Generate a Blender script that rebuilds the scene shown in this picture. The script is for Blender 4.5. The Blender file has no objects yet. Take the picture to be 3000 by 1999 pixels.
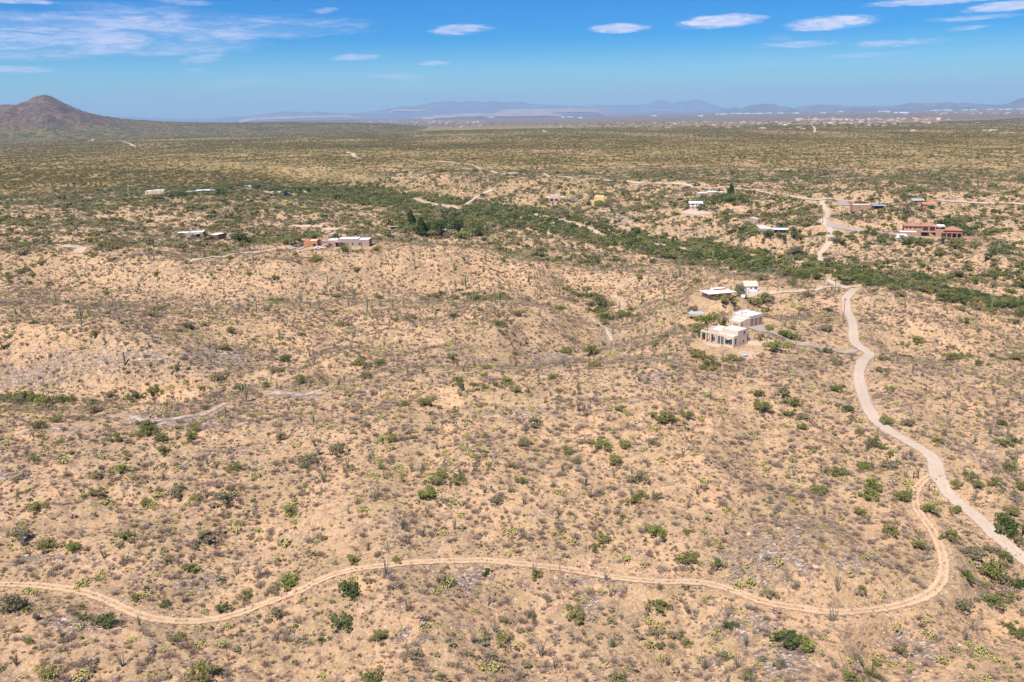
import bpy, math, random
import numpy as np
from mathutils import Vector, Matrix
R = math.radians
rng = np.random.default_rng(11)
random.seed(5)
SC = bpy.context.scene
C = SC.collection

# ---------------------------------------------------------------- camera
F, CU, CV = 2500.0, 1500.0, 999.5          # focal length and centre in photo pixels (3000 wide)
EYE = 85.0
PITCH, ROLL = R(15.1), R(1.0)
_f = np.array([0, math.cos(PITCH), -math.sin(PITCH)])
_u0 = np.array([0, math.sin(PITCH), math.cos(PITCH)])
_r0 = np.array([1.0, 0, 0])
_r = math.cos(ROLL)*_r0 - math.sin(ROLL)*_u0
_u = math.sin(ROLL)*_r0 + math.cos(ROLL)*_u0
cam_d = bpy.data.cameras.new('camera'); cam = bpy.data.objects.new('camera', cam_d); C.objects.link(cam)
cam_d.sensor_width = 36.0; cam_d.lens = 36.0*F/3000.0
cam_d.clip_start = 1.0; cam_d.clip_end = 120000.0
M = Matrix(((_r[0], _u[0], -_f[0], 0), (_r[1], _u[1], -_f[1], 0), (_r[2], _u[2], -_f[2], EYE), (0, 0, 0, 1)))
cam.matrix_world = M
SC.camera = cam

# ---------------------------------------------------------------- light
SUN_EL, SUN_AZ = R(59), R(-146)            # azimuth from +Y towards +X
sd = Vector((math.sin(SUN_AZ)*math.cos(SUN_EL), math.cos(SUN_AZ)*math.cos(SUN_EL), math.sin(SUN_EL)))
sl = bpy.data.lights.new('sun', 'SUN'); sl.energy = 4.6; sl.angle = R(0.53); sl.color = (1.0, 0.955, 0.89)
so = bpy.data.objects.new('sun', sl); C.objects.link(so)
so.rotation_euler = sd.to_track_quat('Z', 'Y').to_euler(); so.location = (0, 0, 3000)
SC.view_settings.view_transform = 'Standard'; SC.view_settings.look = 'None'
SC.view_settings.exposure = 0.80; SC.view_settings.gamma = 1.0
SC.cycles.max_bounces = 4; SC.cycles.diffuse_bounces = 2; SC.cycles.glossy_bounces = 2
SC.cycles.transparent_max_bounces = 8; SC.cycles.volume_bounces = 0

W = bpy.data.worlds.new("World"); SC.world = W; W.use_nodes = True
nt = W.node_tree; nt.nodes.clear(); L = nt.links
def N(t, **k):
    n = nt.nodes.new(t)
    for a, b in k.items(): setattr(n, a, b)
    return n
def _lnk(s, a):
    if isinstance(a, (int, float)): s.default_value = a
    elif isinstance(a, tuple): s.default_value = a
    else: L.new(a, s)
def mt(op, a, b=0.0, c=None, clamp=False):
    n = N('ShaderNodeMath', operation=op); n.use_clamp = clamp
    _lnk(n.inputs[0], a); _lnk(n.inputs[1], b)
    if c is not None: _lnk(n.inputs[2], c)
    return n.outputs[0]
def ss(x, a, b):
    n = N('ShaderNodeMapRange', interpolation_type='SMOOTHSTEP')
    _lnk(n.inputs[0], x); n.inputs[1].default_value = a; n.inputs[2].default_value = b
    return n.outputs[0]
def mixc(fac, a, b, bt='MIX'):
    n = N('ShaderNodeMix', data_type='RGBA', blend_type=bt)
    _lnk(n.inputs[0], fac); _lnk(n.inputs[6], a); _lnk(n.inputs[7], b)
    return n.outputs[2]
def noise(vec, scale, detail=4, rough=0.55, dist=0.0, col=False):
    n = N('ShaderNodeTexNoise'); L.new(vec, n.inputs['Vector'])
    n.inputs['Scale'].default_value = scale; n.inputs['Detail'].default_value = detail
    n.inputs['Roughness'].default_value = rough; n.inputs['Distortion'].default_value = dist
    return n.outputs['Color' if col else 'Fac']
sky = N('ShaderNodeTexSky', sky_type='NISHITA'); sky.sun_disc = False
sky.sun_elevation = SUN_EL; sky.sun_rotation = SUN_AZ; sky.air_density = 1.0; sky.dust_density = 0.3; sky.ozone_density = 3.0
sky.altitude = 900
tc = N('ShaderNodeTexCoord'); sx = N('ShaderNodeSeparateXYZ'); L.new(tc.outputs['Generated'], sx.inputs[0])
X, Y, Z = sx.outputs
AZ = mt('MULTIPLY', mt('ARCTAN2', X, Y), 57.29578)
EL = mt('MULTIPLY', mt('ARCSINE', Z), 57.29578)
def px2dir(u, v):
    a = (u-CU)/F; b = (CV-v)/F
    d = _f + a*_r + b*_u
    return d/np.linalg.norm(d)
def px2ae(u, v):
    d = px2dir(u, v); return math.degrees(math.atan2(d[0], d[1])), math.degrees(math.asin(d[2]))
cv = N('ShaderNodeCombineXYZ'); L.new(mt('MULTIPLY', AZ, 0.22), cv.inputs[0]); L.new(mt('MULTIPLY', EL, 1.5), cv.inputs[1])
wisp = noise(cv.outputs[0], 1.2, 7, 0.62, 0.6)
cv2 = N('ShaderNodeCombineXYZ'); L.new(mt('MULTIPLY', AZ, 0.8), cv2.inputs[0]); L.new(mt('MULTIPLY', EL, 4.5), cv2.inputs[1])
fine = noise(cv2.outputs[0], 1.3, 6, 0.65, 0.4)
EDGE = mt('MULTIPLY_ADD', fine, 1.15, mt('MULTIPLY_ADD', wisp, 1.0, -1.08))
cover = None
# separate clouds: centre, half length, half height (photo pixels), tilt (deg), density
CL = [(2110, 62, 112, 18, 2.2, 1.0), (2435, 67, 112, 18, 3, .95), (1813, 83, 80, 13, 1.5, .8), (1350, 87, 88, 14, 3, .62), (2333, 131, 105, 9, 2, .55), (2633, 126, 112, 9, 1, .52),
      (2540, 161, 125, 6, 2, .25), (1045, 168, 68, 9, 3, .5), (1270, 186, 45, 8, 2, .5), (1165, 224, 95, 8, 1, .38), (2830, 83, 60, 6, 2, .5), (2850, 52, 110, 7, 2, .5),
      (2960, 18, 100, 12, 3, .85), (2760, 2, 180, 9, 1, .7), (50, 204, 95, 10, 0, .55), (1635, 205, 28, 4, 0, .25), (2250, 188, 50, 7, 3, .14), (2230, 172, 45, 6, 2, .14), (600, 172, 65, 12, 8, .42), (50, 3, 85, 7, 0, .7),
      (570, 204, 40, 6, 0, .25), (700, 240, 85, 9, 7, .2), (945, 32, 40, 8, 4, .35), (530, 5, 75, 9, 0, .35), (2280, 112, 40, 12, 0, .16), (1050, 75, 40, 9, 0, .22)]
for (u, v, ha, hv, tilt, den) in CL:
    a0, e0 = px2ae(u, v); da = ha/F*57.3*0.98; de = hv/F*57.3*0.98
    t = math.tan(R(tilt-1.0))
    ax = mt('ADD', AZ, -a0); ey = mt('SUBTRACT', mt('ADD', EL, -e0), mt('MULTIPLY', ax, t))
    q = mt('ADD', mt('POWER', mt('ABSOLUTE', mt('DIVIDE', ax, da)), 2.0), mt('POWER', mt('ABSOLUTE', mt('DIVIDE', ey, de)), 2.0))
    m = ss(mt('ADD', q, mt('MULTIPLY', EDGE, -1.5 if den > .6 else -2.6)), 1.35, 0.25 if den > .6 else 0.0)
    m = mt('MULTIPLY', m, mt('MULTIPLY', ss(mt('ADD', fine, mt('MULTIPLY', wisp, .5)), .25, .95), den*1.05))
    cover = m if cover is None else mt('MAXIMUM', cover, m)
# cirrus bank upper left
CI = [(330, 85, 620, 42, 2, .72), (500, 45, 260, 25, -2, .3), (190, 112, 330, 45, 1, .8), (640, 95, 400, 26, 5, .55), (440, 140, 320, 22, 3, .6), (60, 150, 200, 24, 0, .6), (950, 250, 480, 40, 2, .12), (300, 60, 240, 26, 3, .75), (890, 88, 130, 16, 6, .4)]
strk = ss(mt('ADD', wisp, mt('MULTIPLY', fine, 0.35)), 0.54, 0.86)
for (u, v, ha, hv, tilt, den) in CI:
    a0, e0 = px2ae(u, v); da = ha/F*57.3; de = hv/F*57.3
    ax = mt('ADD', AZ, -a0); ey = mt('SUBTRACT', mt('ADD', EL, -e0), mt('MULTIPLY', ax, math.tan(R(tilt-1.0))))
    q = mt('ADD', mt('POWER', mt('ABSOLUTE', mt('DIVIDE', ax, da)), 2.0), mt('POWER', mt('ABSOLUTE', mt('DIVIDE', ey, de)), 2.0))
    m = mt('MULTIPLY', ss(mt('ADD', q, mt('MULTIPLY', EDGE, -1.0)), 1.3, 0.0), den)
    m = mt('MULTIPLY', m, mt('MULTIPLY_ADD', strk, 0.68, 0.24))
    cover = mt('MAXIMUM', cover, m)
hs = N('ShaderNodeHueSaturation'); L.new(sky.outputs[0], hs.inputs['Color']); hs.inputs['Saturation'].default_value = 2.5; hs.inputs['Hue'].default_value = 0.508
SKYMUL = (.56, .87, 1.13, 1)
skc = mixc(1.0, hs.outputs[0], SKYMUL, 'MULTIPLY')
cloudc = mixc(cover, skc, (8.2, 8.3, 10.4, 1))
bg = N('ShaderNodeBackground'); L.new(cloudc, bg.inputs[0]); bg.inputs[1].default_value = 0.059
wo = N('ShaderNodeOutputWorld'); L.new(bg.outputs[0], wo.inputs[0])
SKY_NODES = (sky, hs, bg)

# ---------------------------------------------------------------- helpers
def tag(o, label=None, cat=None, group=None, kind=None):
    if label: o['label'] = label
    if cat: o['category'] = cat
    if group: o['group'] = group
    if kind: o['kind'] = kind
    return o
def empty(name, loc, rz=0.0, parent=None):
    o = bpy.data.objects.new(name, None); C.objects.link(o); o.location = loc; o.rotation_euler = (0, 0, rz)
    o.empty_display_size = 0.5
    if parent: o.parent = parent
    return o
def mesh_np(name, V, Fs, smooth=False):
    """V (n,3); Fs: list of (k, array) or one int array with equal-sized faces"""
    me = bpy.data.meshes.new(name)
    V = np.asarray(V, dtype=np.float32)
    if isinstance(Fs, np.ndarray): Fs = [Fs]
    li = np.concatenate([f.ravel() for f in Fs]).astype(np.int32)
    tot = np.concatenate([np.full(len(f), f.shape[1]) for f in Fs]).astype(np.int32)
    st = np.concatenate([[0], np.cumsum(tot)[:-1]]).astype(np.int32)
    me.vertices.add(len(V)); me.vertices.foreach_set('co', V.ravel())
    me.loops.add(len(li)); me.loops.foreach_set('vertex_index', li)
    me.polygons.add(len(tot)); me.polygons.foreach_set('loop_start', st); me.polygons.foreach_set('loop_total', tot)
    if smooth: me.polygons.foreach_set('use_smooth', np.ones(len(tot), dtype=bool))
    me.update(calc_edges=True)
    return me
def obj(name, me, mat=None, parent=None):
    o = bpy.data.objects.new(name, me); C.objects.link(o)
    if mat is not None and not me.materials: me.materials.append(mat)
    if parent: o.parent = parent
    return o
class MB:
    """collects polygons for one mesh"""
    def __init__(s): s.v = []; s.f = []; s.m = []
    def add(s, vs, fs, mi=0):
        b = len(s.v); s.v.extend(vs); s.f.extend([tuple(b+i for i in f) for f in fs]); s.m.extend([mi]*len(fs)); return s
    def box(s, x0, x1, y0, y1, z0, z1, mi=0):
        v = [(x, y, z) for z in (z0, z1) for y in (y0, y1) for x in (x0, x1)]
        return s.add(v, [(0, 2, 3, 1), (4, 5, 7, 6), (0, 1, 5, 4), (2, 6, 7, 3), (0, 4, 6, 2), (1, 3, 7, 5)], mi)
    def tube(s, pts, rad, n=6, mi=0, cap=True):
        rings = []
        for i, p in enumerate(pts):
            p = Vector(p); a = Vector(pts[max(i-1, 0)]); b = Vector(pts[min(i+1, len(pts)-1)])
            d = (b-a).normalized(); x = d.orthogonal().normalized(); y = d.cross(x)
            r = rad[i] if hasattr(rad, '__len__') else rad
            rings.append([tuple(p + x*math.cos(2*math.pi*k/n)*r + y*math.sin(2*math.pi*k/n)*r) for k in range(n)])
        vs = [v for r in rings for v in r]; fs = []
        for i in range(len(rings)-1):
            for k in range(n):
                a = i*n+k; b = i*n+(k+1) % n; fs.append((a, b, b+n, a+n))
        if cap: fs.append(tuple(range(n))[::-1]); fs.append(tuple((len(rings)-1)*n+k for k in range(n)))
        return s.add(vs, fs, mi)
    def mesh(s, name, mats=None, smooth=False):
        me = bpy.data.meshes.new(name); me.from_pydata([tuple(v) for v in s.v], [], s.f)
        for m in (mats or []): me.materials.append(m)
        if mats and len(mats) > 1: me.polygons.foreach_set('material_index', s.m)
        if smooth: me.polygons.foreach_set('use_smooth', [True]*len(s.f))
        me.update(); return me
    def build(s, name, mat, parent=None, smooth=False):
        return obj(name, s.mesh(name, mat if isinstance(mat, list) else [mat], smooth), None, parent)

# numpy perlin
_perm = np.random.default_rng(3).permutation(4096)
def perlin(x, y, seed=0):
    xi = np.floor(x).astype(np.int64); yi = np.floor(y).astype(np.int64); xf = x-xi; yf = y-yi
    def g(ix, iy):
        h = _perm[(_perm[(ix+seed*131) & 4095] + iy) & 4095]; a = h*(2*math.pi/4096)
        return np.cos(a), np.sin(a)
    u = xf*xf*xf*(xf*(xf*6-15)+10); v = yf*yf*yf*(yf*(yf*6-15)+10)
    g00 = g(xi, yi); g10 = g(xi+1, yi); g01 = g(xi, yi+1); g11 = g(xi+1, yi+1)
    a = g00[0]*xf+g00[1]*yf; b = g10[0]*(xf-1)+g10[1]*yf; c = g01[0]*xf+g01[1]*(yf-1); d = g11[0]*(xf-1)+g11[1]*(yf-1)
    return (a+(b-a)*u) + ((c+(d-c)*u)-(a+(b-a)*u))*v
def fbm(x, y, oct=4, seed=0, gain=0.5):
    s = 0; a = 1.0
    for i in range(oct):
        s = s + a*perlin(x*2**i, y*2**i, seed+i*7); a *= gain
    return s
def ridged(x, y, oct=4, seed=0, gain=0.5):
    s = 0; a = 1.0
    for i in range(oct):
        s = s + a*(1-2.2*np.abs(perlin(x*2**i, y*2**i, seed+i*7))); a *= gain
    return s

# ---------------------------------------------------------------- terrain
def proj(x, y, z):
    z = z-EYE
    a = _r[0]*x+_r[1]*y+_r[2]*z; b = _u[0]*x+_u[1]*y+_u[2]*z; d = _f[0]*x+_f[1]*y+_f[2]*z
    d = np.maximum(d, 1e-3)
    return CU+F*a/d, CV-F*b/d, d
def planept(u, v, h):
    d = px2dir(u, v); t = (h-EYE)/min(d[2], -1e-4); t = min(t, 60000)
    return d[0]*t, d[1]*t
# height marks read off the photograph: polylines (u, v, height)
RIDGES = [
 [(-300,1320,4),(0,1290,4),(250,1290,4),(500,1290,4),(800,1235,5),(1000,1180,6),(1200,1140,7),(1450,1150,7),(1700,1130,8),(1930,1095,11),(2100,1110,8),(2300,1110,7),(2450,1090,3)],
 [(-300,1180,-12),(40,1190,-12),(370,1225,-11),(600,1210,-11),(800,1155,-10),(1000,1140,-6),(1250,1085,-6),(1500,1068,-8),(1650,1058,-9),(1790,1005,-10),(1740,950,-11),(1820,900,-12),(1770,872,-13),(1640,858,-13),(1863,814,-13)],
 [(-200,930,13),(0,940,13),(300,960,13),(600,985,14),(900,980,13),(1200,960,12),(1450,930,9),(1600,905,2)],
 [(-200,860,1),(100,865,-2),(500,880,-3),(700,905,-5),(1000,905,-9),(1300,890,-11),(1550,835,-10)],
 [(-200,760,11),(300,745,12),(700,800,11),(1000,745,12),(1200,740,11),(1500,745,8),(1750,770,4),(1950,800,2)],
 [(-300,512,-14),(0,515,-14),(200,525,-14),(450,520,-14),(700,530,-14),(850,545,-14),(1000,560,-14),(1150,585,-14),(1300,612,-14),(1450,632,-14),(1600,648,-14),(1750,680,-14),(1900,718,-14),(2050,742,-14),(2200,768,-14),(2350,785,-14),(2500,808,-14),(2650,832,-14),(2800,860,-14),(3000,900,-14),(3250,950,-14)],
 [(0,1500,3),(0,1750,1),(0,1999,0),(500,1550,3),(500,1800,0),(500,1999,-1),(1000,1450,5),(1000,1670,2),(1000,1999,-2),(1500,1300,6),(1500,1450,5),(1500,1645,2),(1500,1820,-2),(1500,1999,-5)],
 [(2000,1300,7),(2000,1500,6),(2000,1705,2),(2000,1850,-2),(2000,1999,-5),(2350,1300,5),(2350,1600,5),(2450,1790,1),(2600,1500,4),(2600,1980,-6),(2760,1640,0),(2900,1750,-5),(2950,1950,-8),(3100,1500,-4),(3150,1700,-6)],
 [(2820,1489,0),(2731,1340,2),(2625,1276,2),(2540,1191,2),(2516,1093,2),(2557,1042,2),(2500,960,3),(2480,890,3),(2510,846,2)],
 [(2000,1000,4),(2147,1021,5),(2200,960,5),(2260,990,5),(2350,1020,3),(1950,900,1),(1900,1000,-3),(2080,880,5),(2190,850,5),(2300,860,4),(2400,845,3),(2300,900,4)],
 [(2600,1065,-5),(2750,1080,-9),(3000,1115,-12),(3200,1140,-14)],
 [(2600,870,6),(2700,925,7),(2900,965,6),(3100,1000,5)],
 [(2750,1160,1),(2900,1230,-1),(3050,1250,0),(2850,1330,-2),(2980,1420,-5)],
 [(950,725,7),(620,700,4),(450,690,4),(150,740,8),(200,640,10),(450,620,9),(700,640,6),(900,640,4),(450,577,2),(580,570,1),(790,570,-2),(730,550,-4)],
 [(1310,680,-3),(1200,665,-2),(1500,700,-6)],
 [(1640,592,6),(1755,590,7),(2050,604,6),(2100,575,7),(2205,660,3),(2260,685,1),(1800,620,2),(1950,650,0)],
 [(2412,587,9),(2425,640,6),(2430,690,2),(2400,755,-6),(2720,705,4),(2570,615,8),(2690,600,9),(2950,640,6),(2900,760,-2),(2700,770,-7),(2950,820,-9)],
 [(-200,470,8),(300,480,8),(700,480,8),(1100,500,10),(1500,515,12),(2000,540,12),(2400,560,12),(2900,575,12),(3300,600,12)],
]
_cp = []
for pl in RIDGES:
    dense = len(pl) > 6 or True
    for i in range(len(pl)-1):
        a, b = np.array(pl[i], float), np.array(pl[i+1], float)
        straight = pl in (RIDGES[6], RIDGES[7], RIDGES[9], RIDGES[12], RIDGES[13], RIDGES[14], RIDGES[15], RIDGES[16])
        n = 1 if straight else 4
        for k in range(n): _cp.append(a+(b-a)*k/n)
    _cp.append(np.array(pl[-1], float))
_cxy = np.array([planept(u, v, h) for u, v, h in _cp]); _ch = np.array([c[2] for c in _cp])
KR = 1.5
_ct = np.arctan2(_cxy[:, 0], _cxy[:, 1]); _cr = np.log(np.hypot(_cxy[:, 0], _cxy[:, 1]))*KR/2
NT, R0, TH = 1000, 36.0, R(56)
_e = np.concatenate([np.arange(0, np.log(700/R0), 0.0056), np.arange(np.log(700/R0), np.log(3000/R0), 0.0072), np.arange(np.log(3000/R0), np.log(46000/R0), 0.014)])
LR = _e + math.log(R0); NR = len(LR)
TT = np.linspace(-TH, TH, NT)
def base_h(T, LRv):
    q = LRv*KR/2; sw = np.zeros(T.shape); sh = np.zeros(T.shape)
    for t, r, h in zip(_ct, _cr, _ch):
        d2 = (T-t)**2 + (q-r)**2 + 0.0006
        w = d2**-1.7; sw += w; sh += w*h
    return sh/sw
def lowfield():
    t = np.linspace(-TH, TH, 300); l = np.linspace(LR[0], math.log(2400), 320)
    G = base_h(*np.meshgrid(t, l))
    return t, l, G
_lt, _ll, _lg = lowfield()
def bil(G, tx, ty, T, Lv):
    fx = np.clip(np.interp(T, tx, np.arange(len(tx))), 0, len(tx)-1.001); fy = np.clip(np.interp(Lv, ty, np.arange(len(ty))), 0, len(ty)-1.001)
    ix = fx.astype(int); iy = fy.astype(int); a = fx-ix; b = fy-iy
    return (G[iy, ix]*(1-a)+G[iy, ix+1]*a)*(1-b) + (G[iy+1, ix]*(1-a)+G[iy+1, ix+1]*a)*b
def terrain(x, y):
    r = np.hypot(x, y); T = np.arctan2(x, y); Lv = np.log(r)
    h = bil(_lg, _lt, _ll, np.clip(T, -TH, TH), np.clip(Lv, LR[0], math.log(2390)))
    far = 12 - (np.maximum(r, 1500)-1500)*0.0062
    far = np.where(r > 7500, -25.2-(r-7500)*0.0022, far)
    w = np.clip((Lv-math.log(1150))/(math.log(1900)-math.log(1150)), 0, 1); w = w*w*(3-2*w)
    h = h*(1-w)+far*w
    nearw = np.clip((2600-r)/1800, 0, 1)
    hump = np.clip((r-200)/200, 0.55, 1)
    h = h + nearw*hump*(5.6*ridged(x/95+3.1, y/120, 3, 4, 0.48)-3.4) + (1-nearw)*4.0*fbm(x/340, y/500, 3, 9)*np.clip((9000-r)/5000, 0, 1)
    k = np.clip((900-r)/500, 0, 1)
    h = h + k*(2.0*fbm(x/26, y/30, 3, 21) + 1.25*ridged(x/11, y/12, 2, 31)*np.clip(fbm(x/60, y/60, 2, 77)*1.6+0.35, 0.05, 1))
    h = h + np.clip((420-r)/200, 0, 1)*0.22*fbm(x/2.6, y/2.6, 3, 41)
    return h
GT, GL = np.meshgrid(TT, LR)
GX, GY = np.exp(GL)*np.sin(GT), np.exp(GL)*np.cos(GT)
GH = terrain(GX, GY)
def hgrid(x, y):
    return bil(GH, TT, LR, np.arctan2(x, y), np.log(np.maximum(np.hypot(x, y), 30)))
_ts = np.exp(np.arange(math.log(75), math.log(40000), 0.002))
def cast(u, v, dz=0.0):
    """point of the terrain seen at photo pixel (u, v)"""
    d = px2dir(u, v); x = d[0]*_ts; y = d[1]*_ts; z = EYE+d[2]*_ts
    g = hgrid(x, y)+dz
    k = np.argmax(z < g)
    if not (z < g).any(): k = len(_ts)-1
    return np.array([x[k], y[k], g[k]])
# ---------------------------------------------------------------- roads (centre lines read off the photograph)
ROAD_MAIN = [(3090,1722),(3045,1682),(3000,1642),(2960,1606),(2914,1568),(2871,1525),(2820,1489),(2778,1450),(2748,1408),(2743,1374),(2731,1340),(2680,1306),(2625,1276),(2574,1242),(2540,1191),(2521,1136),(2516,1093),(2528,1058),(2549,1041),(2531,1026),(2506,1008),(2500,985),(2500,959),(2493,933),(2479,912),(2481,895),(2476,878),(2489,861),(2505,847)]
ROAD_MAIN2 = [(2505,847),(2480,843),(2459,840)]
TRACK = [(-120,1712),(0,1715),(85,1717),(191,1725),(276,1746),(340,1772),(404,1802),(489,1821),(595,1821),(701,1802),(786,1768),(871,1738),(956,1691),(1042,1672),(1127,1655),(1255,1647),(1425,1645),(1552,1655),(1680,1674),(1807,1695),(1935,1706),(2064,1708),(2149,1734),(2234,1763),(2340,1785),(2446,1795),(2552,1793),(2637,1776),(2722,1742),(2761,1700),(2764,1640),(2745,1585),(2716,1534),(2690,1500),(2680,1460),(2690,1425),(2718,1400),(2741,1388)]
RB = [  # name, label, points, width, lift, material key
 ('dirt_road', 'pale graded dirt road winding past the pink and cream houses', ROAD_MAIN, 4.1, .16, 'road'),
 ('dirt_track', 'narrow sandy track with a grassy middle curving round the near hill', TRACK, 2.9, .14, 'track'),
 ('dirt_road', 'tan dirt road rising between the wash and the far crossroads', [(2411,773),(2407,767),(2402,760),(2397,750),(2407,738),(2421,727),(2430,714),(2433,702),(2429,690),(2433,680),(2438,670),(2428,663),(2408,656),(2400,652),(2408,648),(2418,641),(2425,634),(2424,622),(2418,612),(2408,601),(2406,594),(2412,586)], 5, .3, 'road'),
 ('dirt_road', 'long straight dirt road crossing the far plain behind the houses', [(1275,474),(1305,476),(1340,479),(1370,483),(1400,492),(1440,503),(1540,513),(1663,521),(1750,526),(1833,532),(1935,538),(2000,541),(2127,550),(2234,564),(2340,581),(2412,586),(2467,587),(2637,591),(2807,593),(2900,597),(3000,602),(3150,609)], 4.6, .5, 'road'),
 ('dirt_road', 'short piece of dirt road dipping into the green wash', [(2470,842),(2446,834),(2430,826),(2419,817),(2414,810)], 4.2, .25, 'road'),
 ('driveway', 'sandy driveway leading to the cream house with the white barn', [(2505,845),(2459,841),(2404,846),(2340,856),(2263,861),(2215,868),(2180,872)], 3.4, .25, 'road'),
 ('driveway', 'grey gravel driveway of the two storey cream house', [(2200,960),(2225,966),(2255,977),(2285,990),(2310,1002),(2340,1010)], 6.2, .25, 'gravel'),
 ('driveway', 'thin gravel lane joining the cream house to the winding road', [(2330,1008),(2353,1012),(2400,1020),(2446,1030),(2480,1034),(2518,1037)], 3.0, .25, 'gravel'),
 ('driveway', 'grey paved driveway curving to the red tiled house', [(2412,657),(2440,662),(2467,670),(2500,674),(2531,681),(2570,689),(2600,692),(2635,692)], 6.5, .35, 'gravel'),
 ('driveway', 'short grey paved drive below the straight far road', [(2466,585),(2470,597),(2475,607)], 9, .4, 'gravel'),
 ('driveway', 'pinkish driveway rising to the orange garage', [(545,768),(575,761),(637,755),(722,745),(780,738),(830,731)], 3.6, .35, 'road'),
 ('gravel_yard', 'pale gravel yard in front of the orange garage', [(828,731),(860,727),(890,728),(910,730)], 11, .4, 'gravel'),
 ('dirt_road', 'sandy lane behind the long grey brown house', [(848,662),(900,665),(950,669),(990,673),(1012,671)], 5, .35, 'road'),
 ('dirt_road', 'short sandy spur behind the long grey brown house', [(1012,671),(995,680),(970,687),(962,692)], 6, .35, 'road'),
 ('dirt_road', 'pale hooked dirt road on the left hillside', [(100,728),(130,727),(175,723),(215,724),(243,724)], 4.2, .3, 'road'),
 ('dirt_road', 'short broad end of the hooked road on the left hillside', [(247,722),(240,732),(231,741),(223,750)], 6.5, .3, 'road'),
 ('dirt_road', 'curved dirt lane dropping to the green wash in the centre', [(1446,557),(1430,562),(1408,572),(1390,583),(1378,591),(1366,602)], 6, .5, 'road'),
 ('sandy_wash', 'pale sandy wash bed beside the curved lane', [(1208,583),(1235,590),(1263,597),(1290,602),(1314,606),(1328,612),(1338,617)], 14, .4, 'sand'),
 ('dirt_road', 'sandy lane beside the trees above the left houses', [(830,542),(850,551),(871,557),(890,563),(906,569)], 6, .5, 'road'),
 ('dirt_lane', 'faint tan lane on the slope below the left houses', [(452,635),(480,637),(515,642)], 3.5, .3, 'road'),
 ('dirt_road', 'short pale piece of road on the far left rise', [(268,414),(276,405),(284,399)], 13, 1.2, 'road'),
 ('dirt_road', 'thin diagonal strip of road on the far left plain', [(362,416),(378,422),(392,429),(402,431)], 9, 1.2, 'road'),
 ('dirt_road', 'hooked pale road on the plain above the left wash', [(1018,447),(1033,451),(1036,458),(1056,467)], 9, 1.0, 'road'),
 ('dirt_road', 'thin pale road running towards the distant town', [(2386,390),(2387,380),(2381,370),(2377,362)], 9, 1.5, 'road'),
 ('dirt_road', 'short bright strip of road in front of the distant town', [(1590,383),(1596,387),(1604,389)], 14, 1.5, 'road'),
 ('dirt_yard', 'bare tan yard around the flat roofed far left sheds', [(672,549),(700,553),(740,557),(790,564)], 13, .5, 'yard'),
 ('gravel_yard', 'pale gravel turning yard below the white roofed ranch', [(2000,618),(2040,622),(2070,625),(2093,628)], 13, .3, 'sand'),
 ('gravel_yard', 'small pale gravel pad right of the white roofed ranch', [(2138,610),(2158,611),(2178,611)], 7, .3, 'sand'),
 ('gravel_yard', 'pink gravel forecourt left of the red tiled house', [(2600,690),(2625,691),(2650,696),(2690,704)], 12, .4, 'gravel'),
 ('sandy_wash', 'pale sandy bed of the gully behind the central ridge', [(1868,811),(1850,822),(1830,836),(1812,848)], 3, .2, 'sand'),
 ('sandy_wash', 'narrow white sand bed between the gully trees', [(1800,868),(1812,880),(1822,892),(1824,900)], 2.6, .2, 'sand'),
 ('sandy_wash', 'stony white wash bed at the foot of the central ridge', [(1726,935),(1745,945),(1760,955),(1780,975),(1790,990),(1792,1003)], 2.0, .2, 'sand'),
 ('sandy_wash', 'thin white ribbon of bedrock in the left gully', [(370,1210),(400,1228),(430,1236),(500,1232),(574,1221),(620,1205),(665,1182)], 3.6, .2, 'rockbed'),
 ('bedrock', 'pale grey bedrock strip on the left side of the ridge', [(790,1152),(830,1154),(880,1157),(940,1160)], 5.5, .2, 'rockbed'),
 ('sandy_wash', 'long sandy wash bed between the trees, middle stretch', [(1560,628),(1600,640),(1637,644),(1680,655),(1722,670),(1761,690),(1790,700),(1829,709),(1870,712),(1914,714),(1950,722),(1990,730),(2060,736)], 6, .3, 'sand'),
 ('sandy_wash', 'long sandy wash bed between the trees, right stretch', [(2060,736),(2110,742),(2170,751),(2240,758),(2331,770),(2400,782),(2467,793),(2552,803),(2620,815),(2680,828),(2756,841),(2829,850),(2914,867),(3000,888),(3100,915)], 5.5, .3, 'sand'),
]
def catmull(P, n):
    P = np.asarray(P, float); out = []
    Q = np.vstack([2*P[0]-P[1], P, 2*P[-1]-P[-2]])
    for i in range(1, len(Q)-2):
        for k in range(n):
            t = k/n; p0, p1, p2, p3 = Q[i-1], Q[i], Q[i+1], Q[i+2]
            out.append(0.5*((2*p1)+(-p0+p2)*t+(2*p0-5*p1+4*p2-p3)*t*t+(-p0+3*p1-3*p2+p3)*t**3))
    out.append(Q[-2]); return np.array(out)
def resample(P, step):
    s = np.concatenate([[0], np.cumsum(np.hypot(*np.diff(P[:, :2], axis=0).T))]); n = max(3, int(s[-1]/step))
    t = np.linspace(0, s[-1], n); return np.stack([np.interp(t, s, P[:, k]) for k in range(P.shape[1])], 1)
def smooth(a, n):
    k = np.ones(2*n+1)/(2*n+1); return np.convolve(np.pad(a, n, mode='edge'), k, 'valid')
ribs = []
for (nm, lab, pts, wd, lift, mk) in RB:
    P = np.array([cast(*p) for p in pts]); r = np.hypot(P[:, 0], P[:, 1]).mean()
    step = 1.0 if r < 450 else (2.5 if r < 1200 else 6)
    P = resample(catmull(P, 8), step)
    P = resample(np.stack([smooth(P[:, 0], 3), smooth(P[:, 1], 3), smooth(P[:, 2], 5)], 1), step)
    ribs.append((nm, lab, P, wd, lift, mk))
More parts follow.
